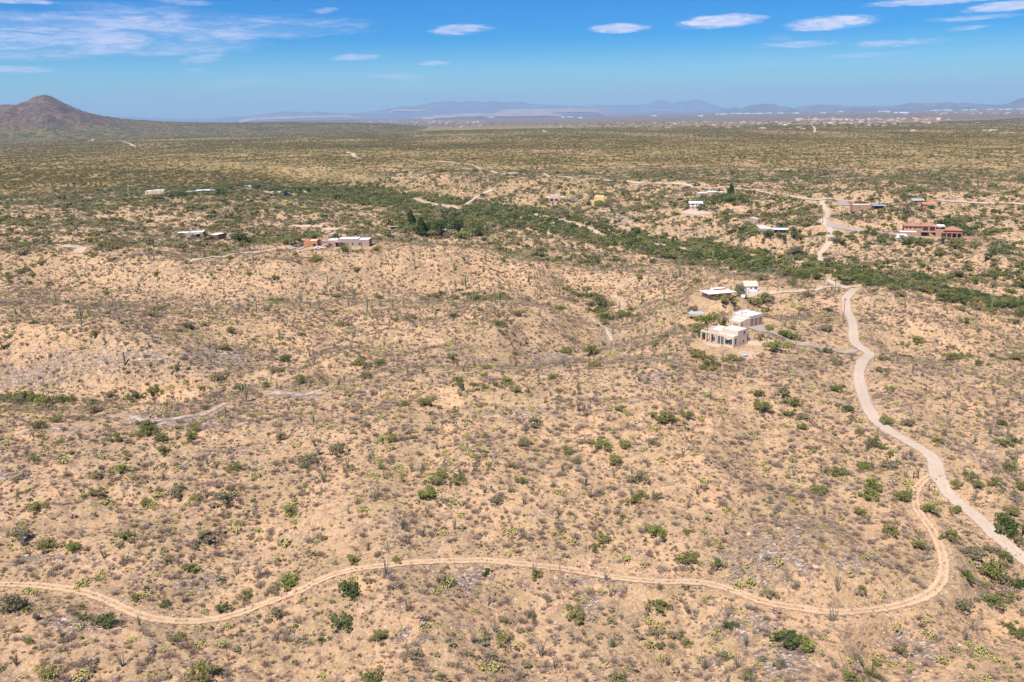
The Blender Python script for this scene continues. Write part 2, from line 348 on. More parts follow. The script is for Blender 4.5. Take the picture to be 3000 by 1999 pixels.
# grade the ground beside the two near roads
near = np.exp(GL[:, 0]) < 560
NRn = int(near.sum())
for k in (0, 1):
    P, wd = ribs[k][2], ribs[k][3]
    gx, gy = GX[:NRn], GY[:NRn]
    best = np.full(gx.shape, 1e9); hz = np.zeros(gx.shape)
    for p in P[::2]:
        d2 = (gx-p[0])**2+(gy-p[1])**2; m = d2 < best; best[m] = d2[m]; hz[m] = p[2]
    d = np.sqrt(best); w = np.clip(1-(d-wd*0.62)/3.2, 0, 1); w = w*w*(3-2*w)
    GH[:NRn] = GH[:NRn]*(1-w) + (hz-0.02)*w
PADS = [(2135,1005,17),(2190,950,11),(2105,868,9),(2192,850,6),(2035,930,6),(908,722,8),(990,718,15),(1040,718,10),(640,700,9),(552,692,11),(678,694,4),(455,572,14),(580,566,18),(820,568,14),(1310,676,7),(1156,671,5),(1630,590,14),(1755,587,8),(2040,603,8),(2080,574,15),(2205,656,8),(2255,683,13),(2690,693,26),(2770,688,20),(2560,608,14),(2690,596,8),(2715,608,7)]
for (u, v, rad) in PADS:
    p = cast(u, v); d = np.hypot(GX-p[0], GY-p[1]); w = np.clip(1-(d-rad)/(rad*.6), 0, 1); w = w*w*(3-2*w); GH = GH*(1-w)+p[2]*w
GU, GV, _ = proj(GX, GY, GH)
def spots(U, V, lst):
    s = np.zeros(U.shape)
    for (u, v, a, b, k) in lst: s = np.maximum(s, k*np.exp(-(((U-u)/a)**2+((V-v)/b)**2)))
    return s
ROCKS = [(520,1235,190,26,1),(860,1155,110,14,1),(300,1060,330,50,.8),(640,1050,150,40,.95),(100,1100,150,60,.9),(1620,1055,110,40,1),(1300,1105,200,25,.5),(1930,1105,85,28,.9),(1780,985,50,40,.9),
 (2260,1640,160,110,.9),(2170,1830,130,60,.9),(2290,1940,90,60,1),(2700,1890,120,55,.8),(590,1710,80,40,.9),(480,1655,90,25,.6),(150,1640,170,40,.7),(220,1830,100,28,.9),(1370,1700,80,50,.9),(1200,1880,80,50,.8),(1730,1760,60,70,.8),(1800,1700,260,14,.9),
 (2350,1560,90,60,.7),(2500,1640,90,60,.8),(40,1390,90,22,.9),(190,1262,110,16,.9),(2930,1290,70,60,.7),(2300,1085,110,40,.6),(700,1330,160,50,.6),(1500,1210,120,20,.6),(1850,1400,300,60,.35),(1640,1520,40,40,.7),(1180,1530,100,40,.6),
 (1080,800,300,26,.4),(250,660,260,22,.7),(1800,640,160,35,.7),(2900,660,120,60,.5),(2050,680,120,25,.5),(420,800,200,40,.5),(300,900,100,20,.9),(930,800,60,14,.8),(1100,890,80,16,.7),(1240,885,40,15,.8),(2050,1950,120,50,.6),(500,1950,160,40,.4)]
rock = spots(GU, GV, ROCKS)
rr = np.exp(GL)
rock = np.clip(rock*1.0 + 0.42*np.clip(fbm(GX/38, GY/38, 4, 50), 0, 1), 0, 1)
GREEN = [(-100,515),(200,523),(450,520),(700,532),(850,545),(1000,562),(1150,585),(1300,612),(1450,632),(1600,650),(1750,678),(1900,716),(2050,744),(2200,770),(2350,786),(2500,808),(2650,832),(2800,862),(3000,905),(3200,950)]
def linefield(U, V, pts, sv, k=1.0):
    s = np.zeros(U.shape); P = np.array(pts, float)
    for i in range(len(P)-1):
        a, b = P[i], P[i+1]; t = np.clip((U-a[0])/(b[0]-a[0]), 0, 1); vv = a[1]+(b[1]-a[1])*t
        inside = (U >= a[0]-1) & (U <= b[0]+1)
        s = np.where(inside, np.maximum(s, k*np.exp(-((V-vv)/sv)**2)), s)
    return s
GSP = [(2350,700,750,150,.22),(650,585,900,75,.18),(1700,600,500,60,.22),(2950,850,200,110,.35),(1250,655,120,22,.9),(1700,868,60,22,.9),(1760,895,50,20,1),(1790,935,50,22,.9),(1830,925,60,18,.8),(1880,930,60,20,.5),(2060,600,110,20,.35),(2140,585,80,18,.9),(2190,680,90,20,.8),(2300,680,40,18,.8),(2810,660,60,22,.8),(2680,705,60,12,.7),(560,570,200,12,.6),(760,700,130,14,.7),(640,660,60,12,.3),(120,1172,170,16,.8),(430,1250,120,22,.7),(1100,930,140,16,.35),
 (1420,880,160,18,.4),(2900,1055,260,18,.55),(2750,820,250,30,.4),(2950,740,120,40,.35),(2930,1560,80,60,.5),(2900,1650,110,60,.55),(2960,1780,70,80,.5),(2100,1070,50,30,.5),(2800,1430,120,40,.35),(1500,470,900,12,.4),(500,400,700,10,.55),(1300,430,800,8,.4),(2600,460,500,10,.35),(720,560,180,16,.6),(560,655,400,8,.15),(330,615,200,8,.2)]
green = np.maximum(linefield(GU, GV, GREEN, 30), spots(GU, GV, GSP))
inw = (GV < 720)
farg = np.clip((np.log(rr)-math.log(480))/(math.log(2000)-math.log(480)), 0, 1)**1.15
green = np.clip(green*0.22 + farg*(0.70+0.35*fbm(GX/190, GY/420, 3, 61)) + .35*np.clip((rr-2500)/2000, 0, 1), 0, 1.3)
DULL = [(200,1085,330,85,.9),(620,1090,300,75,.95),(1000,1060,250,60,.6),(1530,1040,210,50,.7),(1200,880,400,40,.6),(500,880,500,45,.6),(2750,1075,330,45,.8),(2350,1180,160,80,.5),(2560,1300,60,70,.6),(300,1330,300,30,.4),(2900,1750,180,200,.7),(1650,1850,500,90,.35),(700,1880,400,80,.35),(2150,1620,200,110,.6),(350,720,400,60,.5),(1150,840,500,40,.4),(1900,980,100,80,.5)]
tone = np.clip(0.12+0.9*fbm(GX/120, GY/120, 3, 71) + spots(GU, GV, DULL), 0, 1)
# low brown hill at the far right, part of the ground
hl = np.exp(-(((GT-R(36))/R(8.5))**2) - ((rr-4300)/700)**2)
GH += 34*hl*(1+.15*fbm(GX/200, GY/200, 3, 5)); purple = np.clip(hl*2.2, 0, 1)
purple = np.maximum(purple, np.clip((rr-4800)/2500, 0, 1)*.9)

# ---------------------------------------------------------------- materials
def new_mat(name):
    global nt, L
    m = bpy.data.materials.new(name); m.use_nodes = True; nt = m.node_tree; nt.nodes.clear(); L = nt.links
    return m
def surf(col, rough=0.9, bump=None, bstr=0.5, bdist=0.1, metal=0.0, spec=0.2, alpha=None):
    b = N('ShaderNodeBsdfPrincipled'); _lnk(b.inputs['Base Color'], col); _lnk(b.inputs['Roughness'], rough)
    b.inputs['Metallic'].default_value = metal; b.inputs['Specular IOR Level'].default_value = spec
    if bump is not None:
        n = N('ShaderNodeBump'); n.inputs['Strength'].default_value = bstr; n.inputs['Distance'].default_value = bdist
        L.new(bump, n.inputs['Height']); L.new(n.outputs[0], b.inputs['Normal'])
    if alpha is not None: L.new(alpha, b.inputs['Alpha'])
    o = N('ShaderNodeOutputMaterial'); L.new(b.outputs[0], o.inputs[0]); return b
def pos():
    return N('ShaderNodeNewGeometry').outputs['Position']
def scalev(v, s):
    n = N('ShaderNodeVectorMath', operation='MULTIPLY'); L.new(v, n.inputs[0]); n.inputs[1].default_value = s; return n.outputs[0]
def paint(name, c, var=0.10, rough=0.85, sc=1.5, spec=0.2, metal=0.0):
    m = new_mat(name); p = pos(); n = noise(p, sc, 5, 0.6)
    f = mt('MULTIPLY_ADD', n, 2*var, 1-var)
    col = mixc(1.0, (*c, 1), f, 'MULTIPLY'); surf(col, rough, n, 0.25, 0.03, metal, spec); return m

def mat_ground():
    m = new_mat('desert_ground'); p = pos()
    at = N('ShaderNodeAttribute', attribute_name='map'); sp = N('ShaderNodeSeparateColor'); L.new(at.outputs['Color'], sp.inputs[0])
    aR, aG, aB = sp.outputs; aP = N('ShaderNodeAttribute', attribute_name='purple').outputs['Fac']
    big = noise(p, 0.012, 5, 0.6); mid = noise(p, 0.09, 6, 0.62); sm = noise(p, 0.7, 7, 0.68); gr = noise(p, 1.9, 6, 0.74)
    sand = mixc(ss(mid, .36, .64), (.565, .35, .190, 1), (.455, .297, .165, 1))
    sand = mixc(mt('MULTIPLY', ss(mt('ADD', big, .1), .55, .8), .75), sand, (.48, .32, .195, 1))
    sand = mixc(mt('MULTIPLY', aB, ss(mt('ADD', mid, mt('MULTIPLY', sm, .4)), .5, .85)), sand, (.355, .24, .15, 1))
    # dry grass
    sand = mixc(mt('MULTIPLY', ss(mt('MULTIPLY_ADD', sm, .65, mt('MULTIPLY', mid, .35)), .485, .575), .8), sand, (.38, .26, .12, 1))
    # dead grey litter
    lit = noise(scalev(p, (1, 1, 1)), 0.42, 7, 0.72, 0.4)
    sand = mixc(mt('MULTIPLY', ss(lit, .50, .59), .78), sand, (.25, .165, .11, 1))
    # fine stones pale and dark
    sand = mixc(mt('MULTIPLY', ss(gr, .55, .64), .75), sand, (.60, .48, .38, 1))
    sand = mixc(mt('MULTIPLY', ss(gr, .46, .37), .6), sand, (.20, .125, .08, 1))
    # rock outcrop
    rk = noise(p, 0.55, 8, 0.66, 0.3); mp = N('ShaderNodeMapping'); L.new(p, mp.inputs[0]); mp.inputs['Rotation'].default_value = (0, 0, .6); mp.inputs['Scale'].default_value = (.35, 1.3, 1.0)
    crk = mt('ABSOLUTE', mt('SUBTRACT', noise(mp.outputs[0], .9, 5, .62, .5), .5))
    rmask = mt('MULTIPLY', ss(mt('ADD', mt('MULTIPLY', rk, 1.5), mt('MULTIPLY', aR, .40)), .95, 1.13), .85)
    rcol = mixc(ss(sm, .4, .65), (.58, .44, .345, 1), (.44, .325, .26, 1)); rcol = mixc(ss(gr, .45, .7), rcol, (.66, .545, .45, 1))
    rcol = mixc(mt('MULTIPLY', ss(crk, .035, 0.0), .7), rcol, (.20, .14, .11, 1))
    col = mixc(rmask, sand, rcol)
    # scrub cover (olive ground plants), thick on the far plain
    gfar = noise(p, .30, 7, .74); gf2 = noise(p, .03, 4, .6)
    gk = mt('ADD', mt('MULTIPLY', gfar, 1.0), mt('MULTIPLY', mt('ADD', aG, mt('MULTIPLY_ADD', gf2, .7, -.35)), .36))
    gcol = mixc(ss(gf2, .4, .62), (.27, .185, .070, 1), (.195, .148, .052, 1))
    gcol = mixc(ss(noise(p, .22, 6, .7), .50, .60), gcol, (.085, .088, .032, 1))
    gm = mt('MULTIPLY', mt('MULTIPLY', ss(gk, .57, .68), .93), ss(aG, .06, .45))
    col = mixc(gm, col, gcol)
    pn = noise(p, .02, 5, .7)
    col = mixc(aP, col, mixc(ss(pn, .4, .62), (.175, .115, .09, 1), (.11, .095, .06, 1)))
    hgt = mt('ADD', mt('MULTIPLY', sm, 1.5), mt('ADD', mt('MULTIPLY', gr, .42), mt('MULTIPLY', mt('MULTIPLY', rmask, ss(crk, 0, .08)), .8)))
    surf(col, .95, hgt, 1.0, .55, spec=.1); return m
def mat_road(key):
    m = new_mat(key); p = pos(); e = N('ShaderNodeAttribute', attribute_name='edge').outputs['Fac']   # 0 left edge, 1 right edge
    a = mt('SUBTRACT', .5, mt('ABSOLUTE', mt('SUBTRACT', e, .5)))
    n1 = noise(p, .5, 5, .6); n2 = noise(p, 1.7, 6, .72)
    base = {'road': (.44, .345, .265), 'track': (.50, .34, .215), 'sand': (.43, .325, .235), 'gravel': (.31, .26, .22), 'yard': (.42, .27, .165), 'rockbed': (.45, .345, .275)}[key]
    col = mixc(mt('MULTIPLY', ss(n1, .35, .7), .35), (*base, 1), tuple(.8*c for c in base)+(1,))
    col = mixc(mt('MULTIPLY', ss(n2, .46, .36), .45), col, tuple(.62*c for c in base)+(1,))
    col = mixc(mt('MULTIPLY', ss(n2, .54, .66), .45), col, tuple(min(1, 1.18*c) for c in base)+(1,))
    if key in ('road', 'track'):
        mid = ss(mt('ABSOLUTE', mt('SUBTRACT', e, .5)), .15, .03); ws = .45 if key == 'road' else .8
        mid = mt('MULTIPLY', mid, mt('MULTIPLY', ss(n1, .3, .6), ws))
        edg = mt('MULTIPLY', ss(a, .26, .10), ss(n1, .35, .6)); mid = mt('MAXIMUM', mid, mt('MULTIPLY', edg, .5))
        col = mixc(mid, col, (.42, .30, .19, 1) if key == 'road' else (.33, .21, .10, 1))
    soft = {'road': .20, 'track': .30, 'sand': .3, 'gravel': .14, 'yard': .3, 'rockbed': .4}[key]
    nn = mt('MULTIPLY_ADD', noise(p, 1.1 if key in ('road', 'track') else .45, 6, .7), 2.2, -1.1)
    al = ss(mt('ADD', a, mt('MULTIPLY', nn, soft)), soft*.35, soft*.9)
    if key in ('sand', 'rockbed'):
        brk = noise(p, .35 if key == 'rockbed' else .12, 7, .75); al = mt('MULTIPLY', al, ss(brk, .40, .52) if key == 'rockbed' else ss(brk, .34, .46))
    surf(col, .95, mt('ADD', n1, mt('MULTIPLY', n2, .6)), .5, .12, spec=.1, alpha=al); return m
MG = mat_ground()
RM = {k: mat_road(k) for k in ('road', 'track', 'sand', 'gravel', 'yard', 'rockbed')}

idx = np.arange(NR*NT).reshape(NR, NT)
quads = np.stack([idx[:-1, :-1], idx[:-1, 1:], idx[1:, 1:], idx[1:, :-1]], -1).reshape(-1, 4)
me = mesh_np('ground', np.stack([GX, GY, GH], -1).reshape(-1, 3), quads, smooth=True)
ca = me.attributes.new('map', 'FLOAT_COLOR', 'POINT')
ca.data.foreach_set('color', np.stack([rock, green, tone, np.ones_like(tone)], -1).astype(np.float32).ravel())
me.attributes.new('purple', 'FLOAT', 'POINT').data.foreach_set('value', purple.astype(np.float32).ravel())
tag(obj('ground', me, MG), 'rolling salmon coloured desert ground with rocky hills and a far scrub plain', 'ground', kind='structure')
EXCL = []
for (nm, lab, P, wd, lift, mk) in ribs:
    K = 13 if wd > 4 else 9
    t = np.gradient(P[:, :2], axis=0); t /= np.maximum(np.hypot(t[:, 0], t[:, 1]), 1e-6)[:, None]; nrm = np.stack([t[:, 1], -t[:, 0]], 1)
    s = np.linspace(-.5, .5, K); wv = wd*(1+.10*np.interp(np.arange(len(P)), np.arange(0, len(P)+8, 8), rng.uniform(-1, 1, len(P)//8+2)[:len(np.arange(0, len(P)+8, 8))]))
    xy = P[:, None, :2] + nrm[:, None, :]*(s[None, :, None]*wv[:, None, None]*1.12)
    z = hgrid(xy[..., 0], xy[..., 1])+lift
    V = np.concatenate([xy, z[..., None]], -1).reshape(-1, 3)
    ii = np.arange(len(P)*K).reshape(len(P), K)
    q = np.stack([ii[:-1, :-1], ii[:-1, 1:], ii[1:, 1:], ii[1:, :-1]], -1).reshape(-1, 4)
    mm = mesh_np(nm, V, q, True)
    mm.attributes.new('edge', 'FLOAT', 'POINT').data.foreach_set('value', np.tile(s+.5, len(P)).astype(np.float32))
    tag(obj(nm, mm, RM[mk]), lab, nm.split('_')[-1], kind='structure')
    EXCL.append((P, wd))

# ---------------------------------------------------------------- hills and mountains
def mat_hill(name, c1, c2, c3, sc):
    m = new_mat(name); p = pos(); a = noise(p, sc, 6, .7); b = noise(p, sc*6, 6, .75)
    col = mixc(ss(a, .4, .6), (*c1, 1), (*c2, 1)); col = mixc(mt('MULTIPLY', ss(b, .5, .62), .8), col, (*c3, 1)); surf(col, .95, b, 1, 1.5/sc*.01, spec=.05); return m
def range_mesh(name, label, prof, D, depth, base, mat, rough=.12, n=500, k=60, foot=0.0, kind='structure', seed=0):
    """prof: skyline in photo pixels, built at distance D with real depth"""
    ae = np.array([px2ae(u, v) for u, v in prof]); a = np.radians(ae[:, 0]); hh = EYE+D*np.tan(np.radians(ae[:, 1]))
    A = np.linspace(a[0], a[-1], n); T = np.interp(A, a, hh)-base
    s = np.linspace(-1, 1, k); S, AA = np.meshgrid(s, A, indexing='ij'); TT2 = np.tile(T, (k, 1))
    Rr = D+S*depth; x = Rr*np.sin(AA); y = Rr*np.cos(AA)
    sc = depth*.45
    rd = ridged(AA*D/sc+seed, S*1.3, 4, 90+seed, .55)/1.9
    sh = np.clip(1-np.abs(S)**(1.0+foot), 0, 1)
    sh = sh*sh*(3-2*sh) if foot == 0 else sh
    edge = np.abs(S)*1.6; edge = np.clip(edge, 0, 1)
    H = TT2*sh*(1+rough*4*(rd-.35)*edge) + base
    H = np.where(np.abs(S) > .985, base-60, H)
    ii = np.arange(n*k).reshape(k, n); q = np.stack([ii[:-1, :-1], ii[:-1, 1:], ii[1:, 1:], ii[1:, :-1]], -1).reshape(-1, 4)
    return tag(obj(name, mesh_np(name, np.stack([x, y, H], -1).reshape(-1, 3), q, True), mat), label, 'hill' if 'hill' in name else 'mountain', kind=kind)
MH = mat_hill('hill_scrub', (.17, .10, .085), (.13, .09, .07), (.08, .075, .04), .006)
def hill_mat():
    m = new_mat('hill_slopes'); p = pos(); z = N('ShaderNodeSeparateXYZ'); L.new(p, z.inputs[0]); a = noise(p, .006, 6, .7); b = noise(p, .035, 8, .85)
    up = mixc(ss(a, .4, .6), (.20, .125, .11, 1), (.14, .095, .08, 1)); lw = mixc(ss(a, .4, .6), (.19, .145, .07, 1), (.14, .118, .055, 1))
    col = mixc(ss(mt('MULTIPLY_ADD', a, 60, z.outputs[2]), 55, 110), lw, up); col = mixc(mt('MULTIPLY', ss(b, .49, .55), .9), col, (.045, .05, .024, 1)); surf(col, .95, b, 1, 8, spec=.05); return m
MH2 = hill_mat()
MM = mat_hill('mountain_rock', (.14, .12, .115), (.08, .08, .085), (.18, .16, .15), .0012)
MT = mat_hill('tailings', (.25, .205, .185), (.20, .165, .15), (.28, .235, .21), .002)
range_mesh('hill', 'dark purple brown hill with a rounded peak at the left edge', [(-420,330),(-300,322),(-150,316),(-60,312),(0,309),(22,307),(45,309),(60,303),(78,299),(90,295),(100,288),(112,285.3),(128,284.5),(142,286),(155,290.5),(170,297),(190,306),(220,318),(260,331),(300,340),(340,346),(380,351),(430,355),(480,358),(560,360),(700,360.5),(850,360),(960,360),(1050,361),(1150,365),(1230,373),(1300,388)],
           5600, 1500, -16, MH2, .20, 900, 180, foot=.35)
range_mesh('hill', 'tiny dark hillock on the left skyline', [(790,361),(815,359),(832,356),(845,355.5),(858,358),(880,361),(900,363)], 7200, 300, -30, MH, .1, 60, 20)
range_mesh('mountains', 'pale blue mountain range left of the middle of the horizon', [(620,348),(680,343),(700,342),(730,341),(760,337),(800,331),(830,327),(880,328),(900,330),(930,327),(960,330),(1000,333),(1050,331),(1100,325),(1150,318),(1182,310),(1210,314),(1250,305),(1270,301),(1290,299),(1325,296.5),(1350,300),(1375,296),(1400,299),(1425,299),(1443,295),(1470,300),(1500,298),(1530,299),(1560,305),(1600,307),(1650,310),(1700,311),(1760,317)], 36000, 3200, -88, MM, .10, 700, 50)
range_mesh('mountains', 'faint blue double peaked mountain beyond the middle of the horizon', [(1680,318),(1720,314),(1740,308),(1780,309),(1830,307),(1870,308),(1900,303),(1925,294.5),(1945,294),(1975,301),(1990,297),(2010,298),(2035,291.5),(2050,292),(2075,302),(2110,313),(2140,318)], 42000, 2500, -100, MM, .08, 300, 40, seed=2)
range_mesh('mountains', 'low blue grey butte range right of the middle of the horizon', [(2110,322),(2140,319),(2155,315),(2170,319),(2200,308),(2230,306),(2250,304),(2270,306),(2285,313),(2310,313),(2325,320),(2345,325)], 24000, 1500, -65, MM, .08, 300, 40, seed=3)
range_mesh('mountains', 'thin jagged blue range low on the right horizon', [(2320,318),(2360,311),(2400,307),(2425,306.5),(2460,308),(2490,313),(2520,312),(2570,311),(2610,312),(2640,307),(2665,301.5),(2700,303),(2740,303),(2780,299.5),(2800,303),(2835,301),(2860,304),(2900,308),(2940,307),(3000,306),(3060,300),(3200,298)], 30000, 2600, -80, MM, .10, 500, 40, seed=4)
range_mesh('mountains', 'darker low hills in front of the right range', [(2470,321),(2500,313),(2520,317),(2560,321),(2680,318),(2720,312),(2740,309),(2790,302),(2810,312),(2860,310),(2890,307),(2930,309),(2960,302),(2985,290),(3000,286),(3030,279),(3070,276),(3120,288),(3200,294)], 21000, 1500, -58, MM, .10, 500, 40, seed=5)
range_mesh('mountains', 'barely visible blue line of hills behind the left hill', [(330,346),(360,343),(385,341),(400,343),(440,346),(500,347),(620,348)], 40000, 2500, -95, MM, .06, 120, 30, seed=6)
def mesa(label, pts, D, thick, depth, mat=None):
    """flat topped pale bank: pts = top edge pixels"""
    ae = np.array([px2ae(u, v) for u, v in pts]); a = np.radians(ae[:, 0]); A = np.linspace(a[0], a[-1], 120)
    T = np.interp(A, a, EYE+D*np.tan(np.radians(ae[:, 1]))); T = T + thick*.08*fbm(A*900, A*0+.5, 3, 8)
    end = np.clip(np.minimum(np.arange(120), 119-np.arange(120))/14, 0, 1)
    rows = []
    for (dr, f) in ((-thick*2.4, -1.0), (-thick*1.2, -.5), (0, 0), (depth*.5, .03), (depth, 0), (depth+thick*2, -1.2)):
        r = D+dr; z = T+thick*(f if f < 0 else f*0) - thick*(1-end); rows.append(np.stack([r*np.sin(A), r*np.cos(A), z], -1))
    V = np.stack(rows); k = len(rows); ii = np.arange(120*k).reshape(k, 120)
    q = np.stack([ii[:-1, :-1], ii[:-1, 1:], ii[1:, 1:], ii[1:, :-1]], -1).reshape(-1, 4)
    tag(obj('tailings_bank', mesh_np('tailings_bank', V.reshape(-1, 3), q, True), mat or MT), label, 'tailings bank', kind='structure')
mesa('long pale flat bank below the left part of the blue range', [(700,346),(760,344),(860,341),(960,338),(1050,336)], 17500, 45, 900)
mesa('pale level bank below the middle of the blue range', [(1235,338.5),(1330,336),(1335,333),(1420,332),(1520,333),(1620,329),(1650,326)], 17000, 55, 900)
mesa('broad pale pinkish bank right of the middle, below the range', [(1428,328),(1490,320),(1600,319),(1680,316),(1740,317),(1800,327)], 21000, 100, 1500)
mesa('small pale bank left of the blue range foot', [(1140,322),(1175,319),(1210,321),(1260,320)], 26000, 60, 900)
mesa('faint pale strip at the foot of the double peaked mountain', [(1890,322.5),(1930,321),(1980,321)], 24000, 18, 500)
mesa('low pale strip left of the middle bank', [(1205,345),(1230,343),(1280,342)], 15500, 16, 400)
# ---------------------------------------------------------------- plant materials
def leafmat(name, c1, c2, c3, trans=.25, sc=.9):
    m = new_mat(name); oi = N('ShaderNodeObjectInfo').outputs['Random']; p = pos(); n = noise(p, sc, 3, .6); n2 = noise(p, 5.0, 2, .6)
    col = mixc(ss(oi, .15, .85), (*c1, 1), (*c2, 1)); col = mixc(mt('MULTIPLY', ss(n, .45, .62), .55), col, (*c3, 1))
    col = mixc(1.0, col, mt('MULTIPLY_ADD', n2, 1.0, .5), 'MULTIPLY')
    d = N('ShaderNodeBsdfDiffuse'); L.new(col, d.inputs[0]); t = N('ShaderNodeBsdfTranslucent'); L.new(col, t.inputs[0])
    mx = N('ShaderNodeMixShader'); mx.inputs[0].default_value = trans; L.new(d.outputs[0], mx.inputs[1]); L.new(t.outputs[0], mx.inputs[2])
    o = N('ShaderNodeOutputMaterial'); L.new(mx.outputs[0], o.inputs[0]); return m
M_LEAF = leafmat('mesquite_leaf', (.20, .22, .065), (.30, .28, .10), (.35, .29, .14), .45)
M_DARK = leafmat('dark_leaf', (.09, .135, .04), (.145, .175, .06), (.20, .20, .08), .38)
M_OLIVE = leafmat('olive_leaf', (.22, .21, .11), (.31, .26, .145), (.33, .26, .18), .35)
M_FAR = leafmat('scrub_leaf', (.105, .120, .035), (.31, .215, .085), (.23, .175, .065), .3, .03)
M_TWIG = leafmat('twig', (.20, .165, .14), (.13, .10, .085), (.27, .23, .20), 0)
M_DEAD = leafmat('dead_twig', (.47, .36, .275), (.33, .24, .18), (.50, .39, .30), .3)
M_OCO = leafmat('ocotillo_bark', (.29, .25, .19), (.21, .18, .14), (.25, .25, .15), 0)
M_PEAR = leafmat('cactus_pad', (.34, .35, .14), (.43, .40, .17), (.62, .48, .11), .15, 2.5)
M_SAG = leafmat('saguaro_skin', (.17, .19, .085), (.23, .22, .12), (.26, .23, .14), 0, 3)
M_GRASS = leafmat('dry_grass', (.50, .36, .20), (.38, .265, .155), (.33, .23, .155), .35)
M_PINE = leafmat('pine_needles', (.035, .060, .020), (.055, .075, .025), (.07, .085, .035), .15)
def rockmat():
    m = new_mat('stone'); p = pos(); oi = N('ShaderNodeObjectInfo').outputs['Random']; n = noise(p, 1.6, 6, .7)
    c = mixc(ss(n, .4, .65), (.42, .31, .25, 1), (.54, .45, .39, 1)); c = mixc(mt('MULTIPLY', oi, .6), c, (.52, .36, .26, 1)); surf(c, .9, n, .8, .2, spec=.1); return m
M_ROCK = rockmat()

# ---------------------------------------------------------------- plant shapes (metres, origin at the base)
def quadcloud(cen, rad, n, size, rg, up=.3, flat=1.0):
    """n leaf quads scattered in blobs cen (k,3) radius rad (k,)"""
    k = len(cen); w = rad**2; w = w/w.sum(); b = rg.choice(k, n, p=w)
    d = rg.normal(size=(n, 3)); d /= np.linalg.norm(d, axis=1)[:, None]
    rr_ = rg.uniform(0.35, 1.0, n)**.6
    P = cen[b] + d*(rad[b]*rr_)[:, None]*np.array([1, 1, .75*flat])
    nn = d*.6 + rg.normal(size=(n, 3))*.55 + np.array([0, 0, up]); nn /= np.linalg.norm(nn, axis=1)[:, None]
    a = np.cross(nn, rg.normal(size=(n, 3))); a /= np.linalg.norm(a, axis=1)[:, None]; c = np.cross(nn, a)
    s = size*rg.uniform(.6, 1.4, n)[:, None]; s2 = s*rg.uniform(.45, .9, n)[:, None]
    V = np.stack([P-a*s-c*s2*.4, P+a*s*.2-c*s2, P+a*s+c*s2*.3, P-a*s*.3+c*s2], 1).reshape(-1, 3)
    return V, np.arange(4*n).reshape(n, 4)
def bush_shape(seed, w=2.0, h=2.6, blobs=16, leaves=900, size=.16, lift=.38, name='foliage', tall=False):
    rg = np.random.default_rng(seed); a = rg.uniform(0, 2*math.pi, blobs); r = w*rg.uniform(.05, 1, blobs)**.6
    lob = 1+.28*np.sin(a*2+seed)+.16*np.sin(a*3+seed*2)
    z = h*(lift+(1-lift)*rg.uniform(.0, 1, blobs)*(1-.55*(r/w)**2)) - .12*h
    cen = np.stack([np.cos(a)*r*lob, np.sin(a)*r*lob, z], 1); rad = rg.uniform(.22, .46, blobs)*w*.95
    V, Q = quadcloud(cen, rad, leaves, size, rg); V[:, 2] = np.maximum(V[:, 2], .06)
    return mesh_np(name, V, Q), cen
def stems_mesh(cen, rg, rad=.07, n=9, base=.25, name='branches'):
    m = MB()
    for i in rg.choice(len(cen), min(n, len(cen)), replace=False):
        c = cen[i]; b = np.array([rg.uniform(-base, base), rg.uniform(-base, base), -.15]); mid = (b+c)/2*np.array([.75, .75, 1.15]) + rg.normal(size=3)*.1
        m.tube([b, mid, c], [rad, rad*.7, rad*.3], 4, cap=False)
    return m.mesh(name, [M_TWIG], True)
def pear_shape(seed, n=46, w=.95):
    rg = np.random.default_rng(seed); m = MB(); P = []
    for i in range(n):
        a = rg.uniform(0, 6.28); r = w*rg.uniform(0, 1)**.55*(1+.3*math.sin(a*2+seed)); lay = rg.uniform(0, 1)
        c = Vector((math.cos(a)*r, math.sin(a)*r, .12+lay*.72*(1-.5*(r/w)**2)))
        nrm = Vector((rg.normal(), rg.normal(), rg.normal()*.35)).normalized(); up = (Vector((0, 0, 1))+Vector((rg.normal(), rg.normal(), 0))*.4).normalized()
        t = up.cross(nrm).normalized(); up = nrm.cross(t); s = rg.uniform(.14, .21)
        ring = [c + t*math.sin(q)*s*.82 + up*math.cos(q)*s for q in np.linspace(0, 2*math.pi, 8)[:-1]]
        f, bk = c+nrm*.035, c-nrm*.035; b = len(ring)
        m.add([tuple(v) for v in ring]+[tuple(f), tuple(bk)], [(k, (k+1) % b, b) for k in range(b)]+[((k+1) % b, k, b+1) for k in range(b)])
    return m.mesh('prickly_pear', [M_PEAR], True)
def ocotillo_shape(seed):
    rg = np.random.default_rng(seed); m = MB(); n = int(rg.integers(9, 16))
    for i in range(n):
        a = rg.uniform(0, 6.28); t = rg.uniform(.08, .5); h = rg.uniform(2.0, 3.6); b = Vector((math.cos(a)*.1, math.sin(a)*.1, -.1))
        p1 = Vector((math.cos(a)*t*h*.45, math.sin(a)*t*h*.45, h*.5)); p2 = Vector((math.cos(a)*t*h*.85, math.sin(a)*t*h*.85, h))
        m.tube([b, p1, p2], [.06, .048, .028], 3, cap=False)
    return m.mesh('ocotillo', [M_OCO], True)
